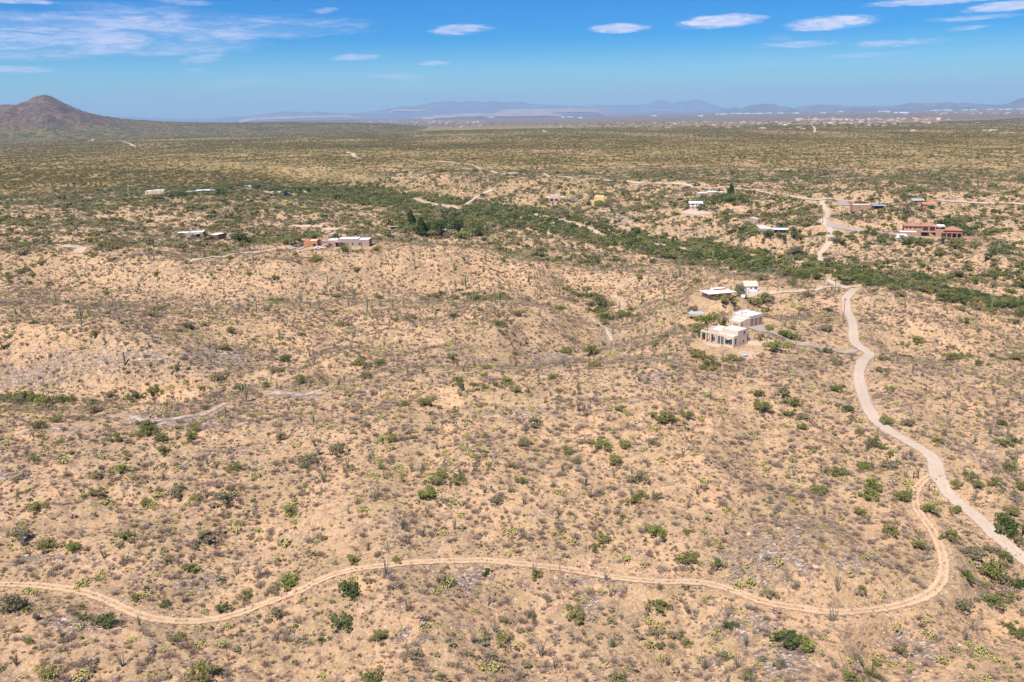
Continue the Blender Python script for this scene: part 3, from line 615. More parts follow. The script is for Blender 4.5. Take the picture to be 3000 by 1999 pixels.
def twig_shape(seed, n=90, w=.8, h=.8, s=.035, mat=None, name='dead_shrub'):
    rg = np.random.default_rng(seed); a = rg.uniform(0, 6.28, n); t = rg.uniform(0, 1, n)**.6; hh = h*rg.uniform(.5, 1, n)*(1-.35*t)
    B = np.stack([np.cos(a)*.12*w, np.sin(a)*.12*w, np.zeros(n)-.03], 1)+rg.normal(size=(n, 3))*[.1*w, .1*w, 0]
    T = np.stack([np.cos(a)*t*w, np.sin(a)*t*w, hh], 1); side = np.cross(T-B, rg.normal(size=(n, 3))); side /= np.linalg.norm(side, axis=1)[:, None]
    V = np.stack([B-side*s, B+side*s, T+side*s*.9, T-side*s*.9], 1).reshape(-1, 3); me_ = mesh_np(name, V, np.arange(4*n).reshape(n, 4)); me_.materials.append(mat or M_DEAD); return me_
def rock_shape(seed, name='boulder', flat=.38):
    rg = np.random.default_rng(seed); import bmesh
    bm = bmesh.new(); bmesh.ops.create_icosphere(bm, subdivisions=2, radius=1.0)
    pl = [(Vector(rg.normal(size=3)).normalized(), rg.uniform(.35, .8)) for _ in range(14)]
    for v in bm.verts:
        for nn, dd in pl:
            k = v.co.dot(nn)-dd
            if k > 0: v.co -= nn*k
        v.co.x *= 1.35; v.co.z = v.co.z*flat+.05
    me_ = bpy.data.meshes.new(name); bm.to_mesh(me_); bm.free(); me_.materials.append(M_ROCK); return me_
def saguaro_trunk(h, r=.26, name='trunk'):
    m = MB(); n = 12; zs = [0, .3*h, .7*h, .93*h, .985*h, h]; rs = [r*.8, r, r*1.02, r*.85, r*.5, r*.08]; rings = []
    for z, q in zip(zs, rs): rings += [(math.cos(2*math.pi*k/n)*q*(1 if k % 2 else .84), math.sin(2*math.pi*k/n)*q*(1 if k % 2 else .84), z-(.3 if z == 0 else 0)) for k in range(n)]
    fs = [(i*n+k, i*n+(k+1) % n, (i+1)*n+(k+1) % n, (i+1)*n+k) for i in range(len(zs)-1) for k in range(n)]
    m.add(rings, fs+[tuple((len(zs)-1)*n+k for k in range(n))]); return m.mesh(name, [M_SAG], True)
def saguaro_arm(z0, out, z1, r=.17, name='arm'):
    m = MB(); m.tube([(0.1, 0, z0), (out*.7, 0, z0+.02), (out, 0, z0+.35), (out*1.04, 0, (z0+z1)/2), (out, 0, z1-.15), (out, 0, z1)], [r*.8, r*.9, r, r, r*.8, r*.2], 8); return m.mesh(name, [M_SAG], True)

# ---------------------------------------------------------------- where things grow
mu = np.arange(-500, 3501, 5.0); mv = np.arange(330, 2301, 5.0); MU, MV = np.meshgrid(mu, mv)
DG = np.maximum(linefield(MU, MV, GREEN, 31), spots(MU, MV, GSP))
DR = spots(MU, MV, ROCKS)
EX = np.zeros(MU.shape, bool)
def stamp(u, v, ru, rv_): EX[:] |= (((MU-u)/ru)**2+((MV-v)/rv_)**2) < 1
def stamp_loc(u, v, ru, rv_):
    i0, i1 = np.searchsorted(mv, [v-rv_-6, v+rv_+6]); j0, j1 = np.searchsorted(mu, [u-ru-6, u+ru+6])
    if i1 > i0 and j1 > j0:
        EX[i0:i1, j0:j1] |= (((MU[i0:i1, j0:j1]-u)/ru)**2+((MV[i0:i1, j0:j1]-v)/rv_)**2) < 1
# (roads are excluded in metres below, buildings by their footprints)
def look(A, u, v):
    i = np.clip(np.round((v-mv[0])/5).astype(int), 0, len(mv)-1); j = np.clip(np.round((u-mu[0])/5).astype(int), 0, len(mu)-1); return A[i, j]
# metre raster of the roads
RS = 2.0; RXN, RYN = 2400, 1800; RASTER = np.zeros((RYN, RXN), bool)      # x -2400..2400, y 0..3600
def rast(x, y, rad):
    i0 = int((y-rad)/RS); i1 = int((y+rad)/RS)+1; j0 = int((x+2400-rad)/RS); j1 = int((x+2400+rad)/RS)+1
    if i0 < 0 or j0 < 0 or i1 >= RYN or j1 >= RXN: return
    yy, xx = np.mgrid[i0:i1, j0:j1]; RASTER[i0:i1, j0:j1] |= ((xx+.5)*RS-2400-x)**2+((yy+.5)*RS-y)**2 < rad*rad
for P, wd in EXCL:
    for p in P: rast(p[0], p[1], wd*.5+1.0)
FOOT = [(2148,1010,14),(2160,985,12),(2190,940,13),(2215,1010,7),(2185,1045,3),(2105,868,12),(2193,850,8),(2038,926,5),(905,722,8),(950,722,10),(985,722,10),(1030,722,10),(1065,722,8),(520,694,7),(550,694,8),(575,694,7),(637,700,9),(678,694,4),(450,572,9),(475,572,8),(580,565,14),(610,563,12),(730,550,6),(820,568,12),(845,568,8),(1310,675,5),(1156,671,3),(1620,590,9),(1660,590,9),(1755,587,7),(2035,603,8),(2075,572,12),(2205,655,9),(2250,680,12),(2285,682,10),(2660,695,14),(2700,700,16),(2740,700,16),(2780,700,14),(2540,606,14),(2572,612,8),(2685,596,8),(2715,608,7),(2110,1035,5),(2150,1030,6),(2120,1030,8),(2225,1020,8)]
for (u, v, rad) in FOOT:
    p = cast(u, v); rast(p[0], p[1], rad)
VERGE = RASTER.copy()
_keep = RASTER; RASTER = VERGE
for P, wd in EXCL[:2]:
    for p in P[::2]: rast(p[0], p[1], wd*.5+3.4)
RASTER = _keep
def blocked(x, y):
    i = (y/RS).astype(int); j = ((x+2400)/RS).astype(int); ok = (i >= 0) & (i < RYN) & (j >= 0) & (j < RXN)
    return RASTER[np.clip(i, 0, RYN-1), np.clip(j, 0, RXN-1)] & ok
def scatter(n, r1, r2, dens):
    r = np.sqrt(rng.uniform(r1*r1, r2*r2, n)); t = rng.uniform(-R(38), R(38), n); x = r*np.sin(t); y = r*np.cos(t)
    z = hgrid(x, y); u, v, d = proj(x, y, z)
    k = (u > -260) & (u < 3260) & (v < 2250); x, y, z, u, v, d = (q[k] for q in (x, y, z, u, v, d))
    k = (rng.uniform(size=len(x)) < dens(x, y, u, v, d)) & ~blocked(x, y)
    return np.stack([x, y, z, u, v, d], 1)[k]
AR = lambda r1, r2: R(76)*.5*(r2*r2-r1*r1)
PTS = {}
clump = lambda x, y, s, sd: np.clip(.5+1.3*fbm(x/s, y/s, 3, sd), 0, 1)
def dens_mes(x, y, u, v, d):
    g = look(DG, u, v); return np.clip(.10*clump(x, y, 30, 101)+g**1.5*.9, 0, 1)
# hand-read bushes: u, v (base), width in photo px, kind (g green, b bright, d dark, o olive, p prickly pear)
HAND = """40 1182 60 g;75 1175 60 g;105 1178 50 g;135 1182 40 g;182 1180 50 g;272 1186 30 b;162 1236 40 g;115 1254 45 g;400 1165 45 d;452 1154 42 g;323 1163 36 o;640 1112 48 o;780 1136 28 g;835 1062 34 d;825 1090 24 g;430 1272 58 g;343 1292 52 g;560 1290 46 g;572 1256 44 g;470 1294 46 g;315 1256 24 b;480 1334 42 g;355 1388 46 b;285 1402 30 g;285 1452 44 g;515 1458 52 o;115 1496 62 g;660 1476 58 o;850 1508 54 b;670 1436 26 g
1055 1072 38 g;1115 1072 38 b;1148 1100 26 g;1340 1132 48 g;1387 1132 26 g;1422 1140 30 g;1485 1127 42 b;1455 1134 30 g;1508 1147 40 g;1415 1104 28 b;1735 1040 54 g;1660 1036 38 g;1620 1110 30 g;1145 1296 40 g;1950 1238 74 g;1812 1204 34 g;1760 1316 58 b;1830 1316 44 g;1535 1306 48 o;1662 1334 40 g;1500 1370 30 g;1800 1362 50 g;1245 1460 68 b;1275 1420 50 o;1118 1374 28 g;1920 1460 34 g
2045 1050 52 g;2082 1056 30 g;2092 1088 36 g;2060 1084 30 g;2270 1030 62 b;2425 1034 32 d;2230 1204 54 g;2010 1224 40 g;2220 1162 36 d;2295 1160 48 o;2485 1206 34 d;2345 1258 38 g;2445 1144 38 d;2595 1244 46 g;2655 1246 46 o;2605 1148 30 b;2745 1298 32 g;2535 1374 48 b;2450 1392 54 g;2400 1448 60 g;2555 1436 54 b;2540 1462 60 b;2640 1466 60 g;2840 1400 44 g;2800 1428 42 g;2915 1424 48 g;2865 1428 40 g;2990 1436 44 g;2725 1504 50 b;2800 1502 42 g;2960 1508 48 g
55 1582 70 o;140 1606 52 g;215 1612 44 b;370 1578 46 b;600 1590 62 o;560 1676 48 g;845 1720 62 b;805 1734 44 o;720 1746 46 g;245 1816 40 g;315 1836 62 d;520 1874 46 g;810 1806 60 o;480 1780 38 d;655 1790 46 d;85 1886 30 b;1000 1842 70 d;140 1986 66 g;395 1760 36 g
1025 1748 76 d;1035 1650 46 g;1165 1646 34 g;1425 1680 32 d;1570 1694 40 g;1765 1590 46 g;1925 1572 64 b;1480 1824 34 o;1555 1812 42 o;1115 1876 44 g;1095 1998 72 g;1810 1998 56 g;1210 1934 48 o;1740 1610 30 g
2105 1662 48 d;2255 1754 46 o;2138 1842 46 d;2360 1904 66 b;2525 1734 32 g;2605 1566 52 g;2700 1612 58 g;2780 1586 50 g;2960 1566 84 d;2945 1540 60 d;2985 1600 44 o;2900 1616 42 o;2945 1642 46 g;2900 1678 52 g;2830 1698 46 g;2940 1712 46 o;2990 1722 54 d;2955 1760 50 g;2820 1784 62 o;2980 1862 62 g;2490 1998 66 g;2640 1918 52 o;2510 1936 34 o;2195 1996 54 g;2010 1890 36 g;2125 1930 40 o"""
HPEAR = """305 1344 40;185 1358 50;690 1558 54;235 1722 34;600 1794 36;560 1744 36;255 1705 30;240 1720 46;420 1750 40;1315 1712 52;1895 1824 42;1930 1800 32;1730 1732 30;2165 1724 48;2410 1868 42;2270 1896 36;2580 1744 32;2870 1914 40;2810 1910 34;2665 1950 40;2300 1996 36;2490 1944 38;2660 1424 44;2735 1476 30;2520 1238 40;1265 1414 50;1280 1400 46;1390 1342 40;1375 1328 40;1355 1316 36;1405 1306 30;1165 1372 40;1180 1386 44;1140 1392 36;1100 1398 40;1120 1290 36;1135 1320 34;1330 1478 40;1280 1740 40;240 1990 60;150 1990 50;480 1908 34;670 1840 42;570 1900 40;1245 1840 46;1165 1862 38;1390 1792 32;1410 1856 30;1550 1866 34;1520 1898 40;1435 1988 30;1270 1972 38;1900 1895 40;1940 1934 42;700 1540 40;660 1890 46;2130 1500 44;2530 1640 36;2490 1690 36;2560 1630 34;2405 1550 30;2090 1900 30;2050 1935 30;2220 1955 34;2100 1590 34;2330 1430 30;2740 1448 34;830 1600 52;590 1562 30;480 1620 34;310 1478 50;450 1485 44;470 1455 40;390 1400 38;520 1378 34;750 1402 40;800 1360 30;690 1450 34;930 1590 30"""
OCOHAND = "480 1410 60;1240 1575 70;1500 1555 70;1640 1565 80;1130 1690 60;1565 1690 70;1610 1765 80;1425 1865 60;1385 1885 60;1625 1960 70;110 1820 60;180 1870 46;410 1835 60;500 1570 70;1775 1700 56;2270 1540 60;2455 1735 40;240 1575 60;1330 1555 50;1010 1385 50;1085 1350 46;1280 1320 56;1850 1390 46;2160 1960 60;1400 1360 56;1420 1445 50;1535 1480 46;1660 1480 46;1350 1395 50;1890 1560 44"
def hand(s, k):
    out = []
    for line in s.replace('\n', ';').split(';'):
        f = line.split()
        if len(f) >= 3:
            p = cast(float(f[0]), float(f[1])); _, _, d = proj(*p); out.append((p, float(f[2])/F*d, f[3] if len(f) > 3 else k))
    return out

rnd = lambda n, a, b: rng.uniform(a, b, n)
PR = bpy.data.collections.new('prototypes')      # shapes the ground cover is made of; not linked to the scene
def proto(name, me_, mats=None):
    if mats is not None and not me_.materials: me_.materials.append(mats)
    o = bpy.data.objects.new(name, me_); PR.objects.link(o); return o
def merge(name, parts):
    """join (mesh, material) pairs into one mesh"""
    V, Fs, mi, o = [], [], [], 0; mats = []
    for me_, mat in parts:
        n = len(me_.vertices); v = np.empty(3*n, np.float32); me_.vertices.foreach_get('co', v); V.append(v.reshape(-1, 3))
        for p in me_.polygons: Fs.append([o+i for i in p.vertices]); mi.append(len(mats))
        mats.append(mat); o += n
    m2 = bpy.data.meshes.new(name); m2.from_pydata(np.concatenate(V).tolist(), [], Fs)
    for m in mats: m2.materials.append(m)
    m2.polygons.foreach_set('material_index', mi); m2.update(); return m2
def stuff(name, label, cat, P, shapes, scale, tilt=0.0):
    """one object of many instanced plants: P (n,>=3) positions, shapes = mesh list, scale (n,) or (n,3)"""
    n = len(P); col = bpy.data.collections.new(name+'_shapes')
    for i, s in enumerate(shapes): col.objects.link(bpy.data.objects.new('%s_%03d' % (name, i), s))
    me_ = bpy.data.meshes.new(name); me_.vertices.add(n); me_.vertices.foreach_set('co', P[:, :3].astype(np.float32).ravel())
    sc = np.asarray(scale, np.float32); sc = np.repeat(sc[:, None], 3, 1) if sc.ndim == 1 else sc
    rot = np.stack([rng.normal(0, 1, n)*tilt, rng.normal(0, 1, n)*tilt, rng.uniform(0, 6.283, n)], 1).astype(np.float32)
    me_.attributes.new('scl', 'FLOAT_VECTOR', 'POINT').data.foreach_set('vector', sc.ravel())
    me_.attributes.new('rot', 'FLOAT_VECTOR', 'POINT').data.foreach_set('vector', rot.ravel())
    me_.attributes.new('pick', 'INT', 'POINT').data.foreach_set('value', rng.integers(0, len(shapes), n).astype(np.int32))
    o = bpy.data.objects.new(name, me_); C.objects.link(o)
    g = bpy.data.node_groups.new(name, 'GeometryNodeTree'); g.interface.new_socket('Geometry', in_out='INPUT', socket_type='NodeSocketGeometry'); g.interface.new_socket('Geometry', in_out='OUTPUT', socket_type='NodeSocketGeometry')
    gi = g.nodes.new('NodeGroupInput'); go = g.nodes.new('NodeGroupOutput'); ip = g.nodes.new('GeometryNodeInstanceOnPoints'); ci = g.nodes.new('GeometryNodeCollectionInfo')
    ci.inputs['Collection'].default_value = col; ci.inputs['Separate Children'].default_value = True; ci.inputs['Reset Children'].default_value = True
    def attr(nm, ty):
        a = g.nodes.new('GeometryNodeInputNamedAttribute'); a.data_type = ty; a.inputs['Name'].default_value = nm; return [q for q in a.outputs if q.enabled and q.name == 'Attribute'][0]
    lk = g.links.new; lk(gi.outputs[0], ip.inputs['Points']); lk(ci.outputs[0], ip.inputs['Instance']); ip.inputs['Pick Instance'].default_value = True
    lk(attr('pick', 'INT'), ip.inputs['Instance Index'])
    e2r = g.nodes.new('FunctionNodeEulerToRotation'); lk(attr('rot', 'FLOAT_VECTOR'), e2r.inputs[0]); lk(e2r.outputs[0], ip.inputs['Rotation']); lk(attr('scl', 'FLOAT_VECTOR'), ip.inputs['Scale'])
    lk(ip.outputs[0], go.inputs[0]); md = o.modifiers.new('scatter', 'NODES'); md.node_group = g
    return tag(o, label, cat, kind='stuff')

# shapes
def mesq_set(seeds, **k):
    out = []
    for s in seeds:
        f, cen = bush_shape(s, **k); rg = np.random.default_rng(s+500); out.append((f, stems_mesh(cen, rg)))
    return out
MES = mesq_set(range(1, 8), leaves=850, blobs=15)            # near, unit: width about 4.6 m
MID = []
for s in range(20, 26):
    f, cen = bush_shape(s, leaves=150, blobs=9, size=.34); MID.append((f, stems_mesh(cen, np.random.default_rng(s), n=4)))
FARB = []
for s in range(30, 35):
    f, cen = bush_shape(s, leaves=36, blobs=6, size=.62, lift=.3); FARB.append(f)
LOWB = [bush_shape(s, leaves=90, blobs=8, size=.42, lift=.2)[0] for s in range(36, 39)]
PEAR = [pear_shape(s) for s in range(40, 45)]
OCO = [ocotillo_shape(s) for s in range(50, 56)]
DEAD = [twig_shape(s, 95, .75, .75, .022) for s in range(60, 64)]
TUFT = [twig_shape(s, 26, .38, .42, .030, M_GRASS, 'tuft') for s in range(65, 68)]
TUFTD = [twig_shape(s, 30, .42, .32, .032, M_DEAD, 'tuft') for s in range(75, 78)]
BOUL = [rock_shape(s) for s in range(80, 86)]

# ---- every plant position, largest first
GROUPS = {}
mes = scatter(int(AR(100, 500)*.10), 100, 500, lambda x, y, u, v, d: dens_mes(x, y, u, v, d)*.55)
wm = np.minimum(rng.gamma(4.5, .52, len(mes))+.9, 5.2)
wm *= 1+.5*look(DG, mes[:, 3], mes[:, 4])
H = hand(HAND, 'g')
mid_m = scatter(int(AR(500, 1150)*.055), 500, 1150, lambda x, y, u, v, d: np.clip(.17+.38*clump(x, y, 45, 103)+look(DG, u, v)**1.2*.95, 0, 1))
wmid = rng.gamma(4, .62, len(mid_m))+1.3; wmid *= 1+.35*look(DG, mid_m[:, 3], mid_m[:, 4])
kinds_hand = {'g': M_LEAF, 'b': M_LEAF, 'd': M_DARK, 'o': M_OLIVE}
cand = [(w/p_d, p, w, k, 1) for (p, w, k) in H for p_d in [proj(*p)[2]]]
def tone_of(x, y, g): # kind of a random bush
    r_ = rng.uniform(); 
    return 'd' if r_ < .08+.42*g else ('o' if r_ < .50 else 'g')
cand += [(w/m[5], m[:3], w, tone_of(m[0], m[1], look(DG, m[3], m[4])), 0) for m, w in zip(mes, wm)]
gm_ = look(DG, mid_m[:, 3], mid_m[:, 4])
cand += [(w/m[5], m[:3], w, tone_of(m[0], m[1], g), 0) for m, w, g in zip(mid_m, wmid, gm_)]
wsh = scatter(int(AR(380, 1200)*.07), 380, 1200, lambda x, y, u, v, d: np.where(look(DG, u, v) > .28, np.where(u < 1300, .45, 1)*(.1+.9*clump(x, y, 35, 107)**1.3), 0)*np.clip(look(DG, u, v)*1.3, 0, 1))
cand += [(w/m[5], m[:3], w, rng.choice(['d', 'g', 'o'], p=[.5, .35, .15]), 0) for m, w in zip(wsh, rng.gamma(7, .45, len(wsh))+1.8)]
def on_verge(p): i, j = int(p[1]/RS), int((p[0]+2400)/RS); return 0 <= i < RYN and 0 <= j < RXN and VERGE[i, j]
cand = [c for c in cand if c[4] or not on_verge(c[1])]
cand.sort(key=lambda c: (-c[4], -c[0]))
inside = lambda c: (lambda q: -20 < q[0] < 3020 and q[1] < 2080)(proj(*c[1]))
ind = [c for c in cand if inside(c)][:300]; ids = set(map(id, ind)); rest = [c for c in cand if id(c) not in ids]

# ---- anchors for telling plants apart
ANCH = [(90,1180,'in the hedge at the left ridge foot'),(330,1050,'on the rocky slope far left'),(400,1250,'beside the white bedrock gully'),(650,1120,'on the rocky ridge slope, centre left'),(560,1290,'just below the white bedrock gully'),(250,1390,'on the left slope below the gully'),(120,1500,'near the left edge, middle of the near slope'),
 (600,1480,'on the open left centre slope'),(860,1500,'on the bare slope right of the rocks'),(850,1300,'on the grassy crest left of centre'),(1080,1080,'on the central ridge top'),(1130,1300,'on the near crest at the centre'),(1380,1150,'in the saddle behind the near crest'),(1600,1100,'by the stony gully at the centre'),(1800,1020,'at the foot of the central gully'),(1240,1430,'amid the centre slope around the cactus row'),
 (1560,1350,'on the pale slope right of centre'),(1820,1310,'in the shallow hollow right of centre'),(1950,1230,'below the pale rock dome'),(2060,1060,'below the two storey house'),(2260,1040,'right of the walled garden'),(2240,1180,'on the slope under the two storey house'),(2500,1180,'beside the upper bend of the pale road'),(2440,1400,'left of the slatted sign'),(2580,1450,'around the slatted sign and rust post'),
 (2680,1260,'along the middle of the pale road'),(2850,1180,'on the hill right of the pale road'),(2900,1410,'right of the road junction'),(2960,1560,'in the thicket right of the road end'),(2850,1700,'outside the track bend at the right'),(2650,1600,'inside the track bend at the right'),(2400,1620,'on the rocks inside the track bend'),(2150,1560,'on the slope left of the rocky patch'),(1900,1570,'above the track, right of centre'),(1500,1560,'above the track at the centre'),
 (1150,1600,'above the track, left of centre'),(850,1700,'above the rising part of the track'),(560,1640,'above the dip of the track'),(300,1620,'on the left slope above the track'),(80,1600,'at the left edge above the track'),(150,1790,'below the left end of the track'),(400,1920,'at the lower left corner area'),(720,1900,'below the dip of the track'),(1020,1820,'below the track, left of centre'),(1350,1740,'just below the track at the centre'),
 (1300,1930,'at the bottom edge, left of centre'),(1600,1880,'at the bottom centre'),(1900,1840,'below the track, right of centre'),(2150,1900,'on the granite slabs below the track'),(2400,1920,'at the bottom below the track bend'),(2700,1930,'at the lower right'),(2940,1880,'in the lower right corner'),
 (120,760,'on the far left hillside'),(420,850,'on the left middle hills'),(760,830,'below the long house'),(1130,780,'on the low hills at the centre'),(1050,900,'in the cactus valley behind the ridge'),(1400,890,'near the head of the central gully'),(1760,890,'in the leafy central gully'),(1950,900,'left of the cream houses'),(2150,900,'among the cream houses'),(2350,900,'along the sandy driveway'),(2600,950,'right of the utility poles'),(2850,1050,'in the grey ravine at the right'),
 (300,520,'in the left part of the green wash'),(750,540,'in the wash by the far left sheds'),(1150,590,'in the wash left of the farmhouse'),(1250,660,'around the farmhouse'),(1500,640,'in the middle of the green wash'),(1800,690,'in the wash below the yellow house'),(2050,740,'in the wash left of the road crossing'),(2350,780,'at the road crossing of the wash'),(2650,830,'in the right part of the wash'),(2900,880,'in the wash near the right edge'),
 (500,680,'around the maroon and white houses'),(930,700,'around the orange garage'),(2080,600,'around the white roofed ranch'),(2250,670,'around the white flat roofed house'),(2720,680,'around the red tiled house'),(2600,600,'around the far right houses'),(450,600,'around the far left houses'),(1650,590,'around the far centre houses')]
ANX = np.array([(a[0], a[1]) for a in ANCH], float)
ORD = ['leftmost', 'second from left', 'third from left', 'fourth from left', 'fifth from left', 'sixth from left', 'seventh from left', 'eighth from left', 'ninth from left', 'tenth from left', 'eleventh from left', 'twelfth from left', 'thirteenth from left', 'fourteenth from left', 'fifteenth from left', 'sixteenth from left', 'seventeenth from left', 'eighteenth from left', 'nineteenth from left', 'twentieth from left']
LAB = []   # (object, head, u, v)
def label_later(o, head, p): q = proj(*p); LAB.append((o, head, float(q[0]), float(q[1])))
def write_labels():
    cells = {}
    for (o, head, u, v) in LAB:
        k = int(np.argmin(((ANX[:, 0]-u)/1.5)**2+(ANX[:, 1]-v)**2)); cells.setdefault((head, k), []).append((u, o))
    for (head, k), l in cells.items():
        l.sort(key=lambda q: q[0])
        for i, (u, o) in enumerate(l):
            o['label'] = (head+' '+ANCH[k][2]) if len(l) == 1 else (head+', '+(ORD[i] if i < 20 else ORD[len(l)-1-i].replace('leftmost', 'rightmost').replace('left', 'right') if len(l)-1-i < 20 else 'midway')+' '+ANCH[k][2])
class_mesh = {}
def with_mat(me_, mat):
    k = (me_.name, mat.name)
    if k not in class_mesh:
        c = me_.copy(); c.materials.clear(); c.materials.append(mat); class_mesh[k] = c
    return class_mesh[k]
HEAD = {'g': 'round green mesquite bush', 'b': 'bright lime green bush', 'd': 'dark green dense bush', 'o': 'grey olive thin bush'}
NAME = {'g': 'mesquite_bush', 'b': 'palo_verde', 'd': 'dark_bush', 'o': 'creosote_bush'}
M_BRIGHT = leafmat('palo_verde_leaf', (.19, .235, .045), (.26, .29, .07), (.34, .32, .11), .4); kinds_hand['b'] = M_BRIGHT
for i, c in enumerate(ind):
    px, p, w, kd, hnd = c; near_ = proj(*p)[2] < 600
    f, st = (MES if near_ else MID)[int(rng.integers(0, 6))]
    s = w/4.3; sx_, sy_ = rng.uniform(.9, 1.15), rng.uniform(.85, 1.1); sz = s*rng.uniform(.72, 1.02)*(1.05 if hnd else 1)
    o = empty(NAME[kd], (p[0], p[1], p[2]-.05), rng.uniform(0, 6.28)); o.scale = (s*sx_, s*sy_, sz)
    tag(o, None, 'bush', {'g': 'mesquite bushes', 'b': 'palo verde bushes', 'd': 'dark green bushes', 'o': 'olive creosote bushes'}[kd]+' over the desert hills'); label_later(o, HEAD[kd], p)
    obj('foliage', with_mat(f, kinds_hand[kd]), None, o); obj('branches', st, None, o)
# remaining bushes: ground cover
for kd, nm, lab in (('g', 'desert_scrub', 'green mesquite scrub over the middle hills and along the wash'), ('d', 'dark_scrub', 'dark green scrub thick along the wash'), ('o', 'olive_scrub', 'grey olive scrub thin over the hills')):
    for lod, ms in (('near', MES), ('mid', MID)):
        S = [c for c in rest if c[3] == kd and ((proj(*c[1])[2] < 450) == (lod == 'near'))]
        if not S: continue
        P = np.array([c[1] for c in S]); P[:, 2] -= .05; w = np.array([c[2] for c in S])/4.3
        shp = [merge(nm, [(f, kinds_hand[kd]), (st, M_TWIG)]) for f, st in ms[:5]]
        stuff(nm, lab if lod == 'mid' else lab.replace('middle hills and along the wash', 'near slopes').replace('thick along the wash', 'scattered on the near slopes').replace('thin over the hills', 'thin over the near slopes'), 'scrub', P, shp, np.stack([w, w*rnd(len(w), .8, 1.15), w*rnd(len(w), .7, 1.05)], 1))
# far plain
fm = scatter(int(AR(1150, 2400)*.045), 1150, 2400, lambda x, y, u, v, d: np.clip(.20+.45*clump(x, y*.45, 120, 111)+look(DG, u, v)*.8, 0, 1))
s = rnd(len(fm), .38, .98)*(1+.4*look(DG, fm[:, 3], fm[:, 4]))
stuff('far_scrub', 'dense green and olive scrub covering the wide far plain', 'scrub', fm, [with_mat(f, M_FAR) for f in FARB], np.stack([s, s, s*rnd(len(s), .6, .95)], 1))
fm = scatter(int(AR(2400, 4600)*.012), 2400, 4600, lambda x, y, u, v, d: np.clip(.15+.7*clump(x, y*.35, 260, 113), 0, 1))
s = rnd(len(fm), .7, 1.6)
stuff('far_scrub', 'small dots of scrub on the plain towards the distant town', 'scrub', fm, [with_mat(f, M_FAR) for f in FARB[:3]], np.stack([s, s, s*.75], 1))
lo = scatter(int(AR(100, 480)*.18), 100, 480, lambda x, y, u, v, d: np.clip(.10+.75*clump(x, y, 24, 117)**1.4, 0, 1))
s = rnd(len(lo), .16, .36)**1.0*rng.choice([1, 1, 1.5], len(lo))
stuff('low_scrub', 'low olive and brown shrubs dotted over the near slopes', 'scrub', lo, [with_mat(f, M_OLIVE) for f in LOWB[:3]]+[with_mat(f, M_DEAD) for f in LOWB[:2]]+[with_mat(LOWB[2], M_LEAF)], np.stack([s, s, s*.75], 1))
lo = scatter(int(AR(480, 1250)*.23), 480, 1250, lambda x, y, u, v, d: np.clip(.30+.5*clump(x, y, 60, 115), 0, 1))
s = rnd(len(lo), .20, .50)
stuff('low_scrub', 'low olive brown shrubs dotted over the middle hills', 'scrub', lo, [with_mat(f, M_OLIVE) for f in FARB[:4]]+[with_mat(f, M_DEAD) for f in FARB[:2]]+[with_mat(FARB[4], M_LEAF)], np.stack([s, s, s*.8], 1))

def individuals(name, head, cat, group, C_, shapes, n=300):
    """C_: (size/depth, pos, scale). first n in view become things, the rest is returned"""
    C_.sort(key=lambda c: -c[0]); k = 0; left = []
    for c in C_:
        if k < n and inside((0, c[1])):
            o = obj(name, shapes[int(rng.integers(0, len(shapes)))]); s = c[2]
            o.location = (c[1][0], c[1][1], c[1][2]-.04); o.rotation_euler = (0, 0, rng.uniform(0, 6.28)); o.scale = (s*rng.uniform(.85, 1.2), s*rng.uniform(.8, 1.15), s*rng.uniform(.8, 1.1))
            tag(o, None, cat, group); label_later(o, head, c[1]); k += 1
        else: left.append(c)
    return left
def plain(pts, lo_, hi_, hnd=None, unit=1.0):
    out = [(rng.uniform(lo_, hi_), m[:3], m[5]) for m in pts]; out = [(s/d, p, s) for s, p, d in out]
    for (p, w, k) in (hnd or []): out.append((9+w/100, p, w/unit))
    return out
def as_stuff(name, label, cat, left, shapes, far_thin=1.0):
    P = np.array([c[1] for c in left]); s = np.array([c[2] for c in left]); stuff(name, label, cat, P, shapes, np.stack([s, s*rnd(len(s), .85, 1.15), s*rnd(len(s), .75, 1.1)], 1))
pp = scatter(int(AR(100, 560)*.052), 100, 560, lambda x, y, u, v, d: .10+.62*clump(x, y, 22, 121)**2.2)
left = individuals('prickly_pear', 'yellow green prickly pear', 'cactus', 'prickly pear clumps on the near slopes', plain(pp, .55, 1.35, hand(HPEAR, 'p'), 2.3), PEAR)
as_stuff('cactus_patch', 'small prickly pear clumps scattered over the hills', 'cactus', left, PEAR)
oc = scatter(int(AR(100, 520)*.016), 100, 520, lambda x, y, u, v, d: .10+.7*clump(x, y, 40, 131)**1.6)
left = individuals('ocotillo', 'grey spindly ocotillo', 'ocotillo', 'ocotillos on the near slopes', plain(oc, .6, 1.05, [(p, 1.0*rng.uniform(.7, .95), k) for p, w, k in hand(OCOHAND, 'o')]), OCO)
as_stuff('ocotillo_stand', 'grey ocotillo wands standing all over the hills', 'ocotillo', left, OCO)
ds = scatter(int(AR(100, 600)*.25), 100, 600, lambda x, y, u, v, d: .16+.75*clump(x, y, 26, 141)**1.7)
left = individuals('dead_shrub', 'leafless brown shrub', 'dead shrub', 'leafless grey shrubs on the near slopes', plain(ds, .5, 1.6), DEAD)
as_stuff('dead_brush', 'leafless grey and brown brush covering the hills', 'brush', left, DEAD)
ds = scatter(int(AR(600, 1150)*.035), 600, 1150, lambda x, y, u, v, d: .2+.6*clump(x, y, 50, 143))
as_stuff('dead_brush', 'leafless brown brush on the middle hills', 'brush', plain(ds, 1.0, 2.3), DEAD[:2])
tf = scatter(int(AR(100, 560)*1.15), 100, 560, lambda x, y, u, v, d: .2+.8*clump(x, y, 14, 151)**1.3)
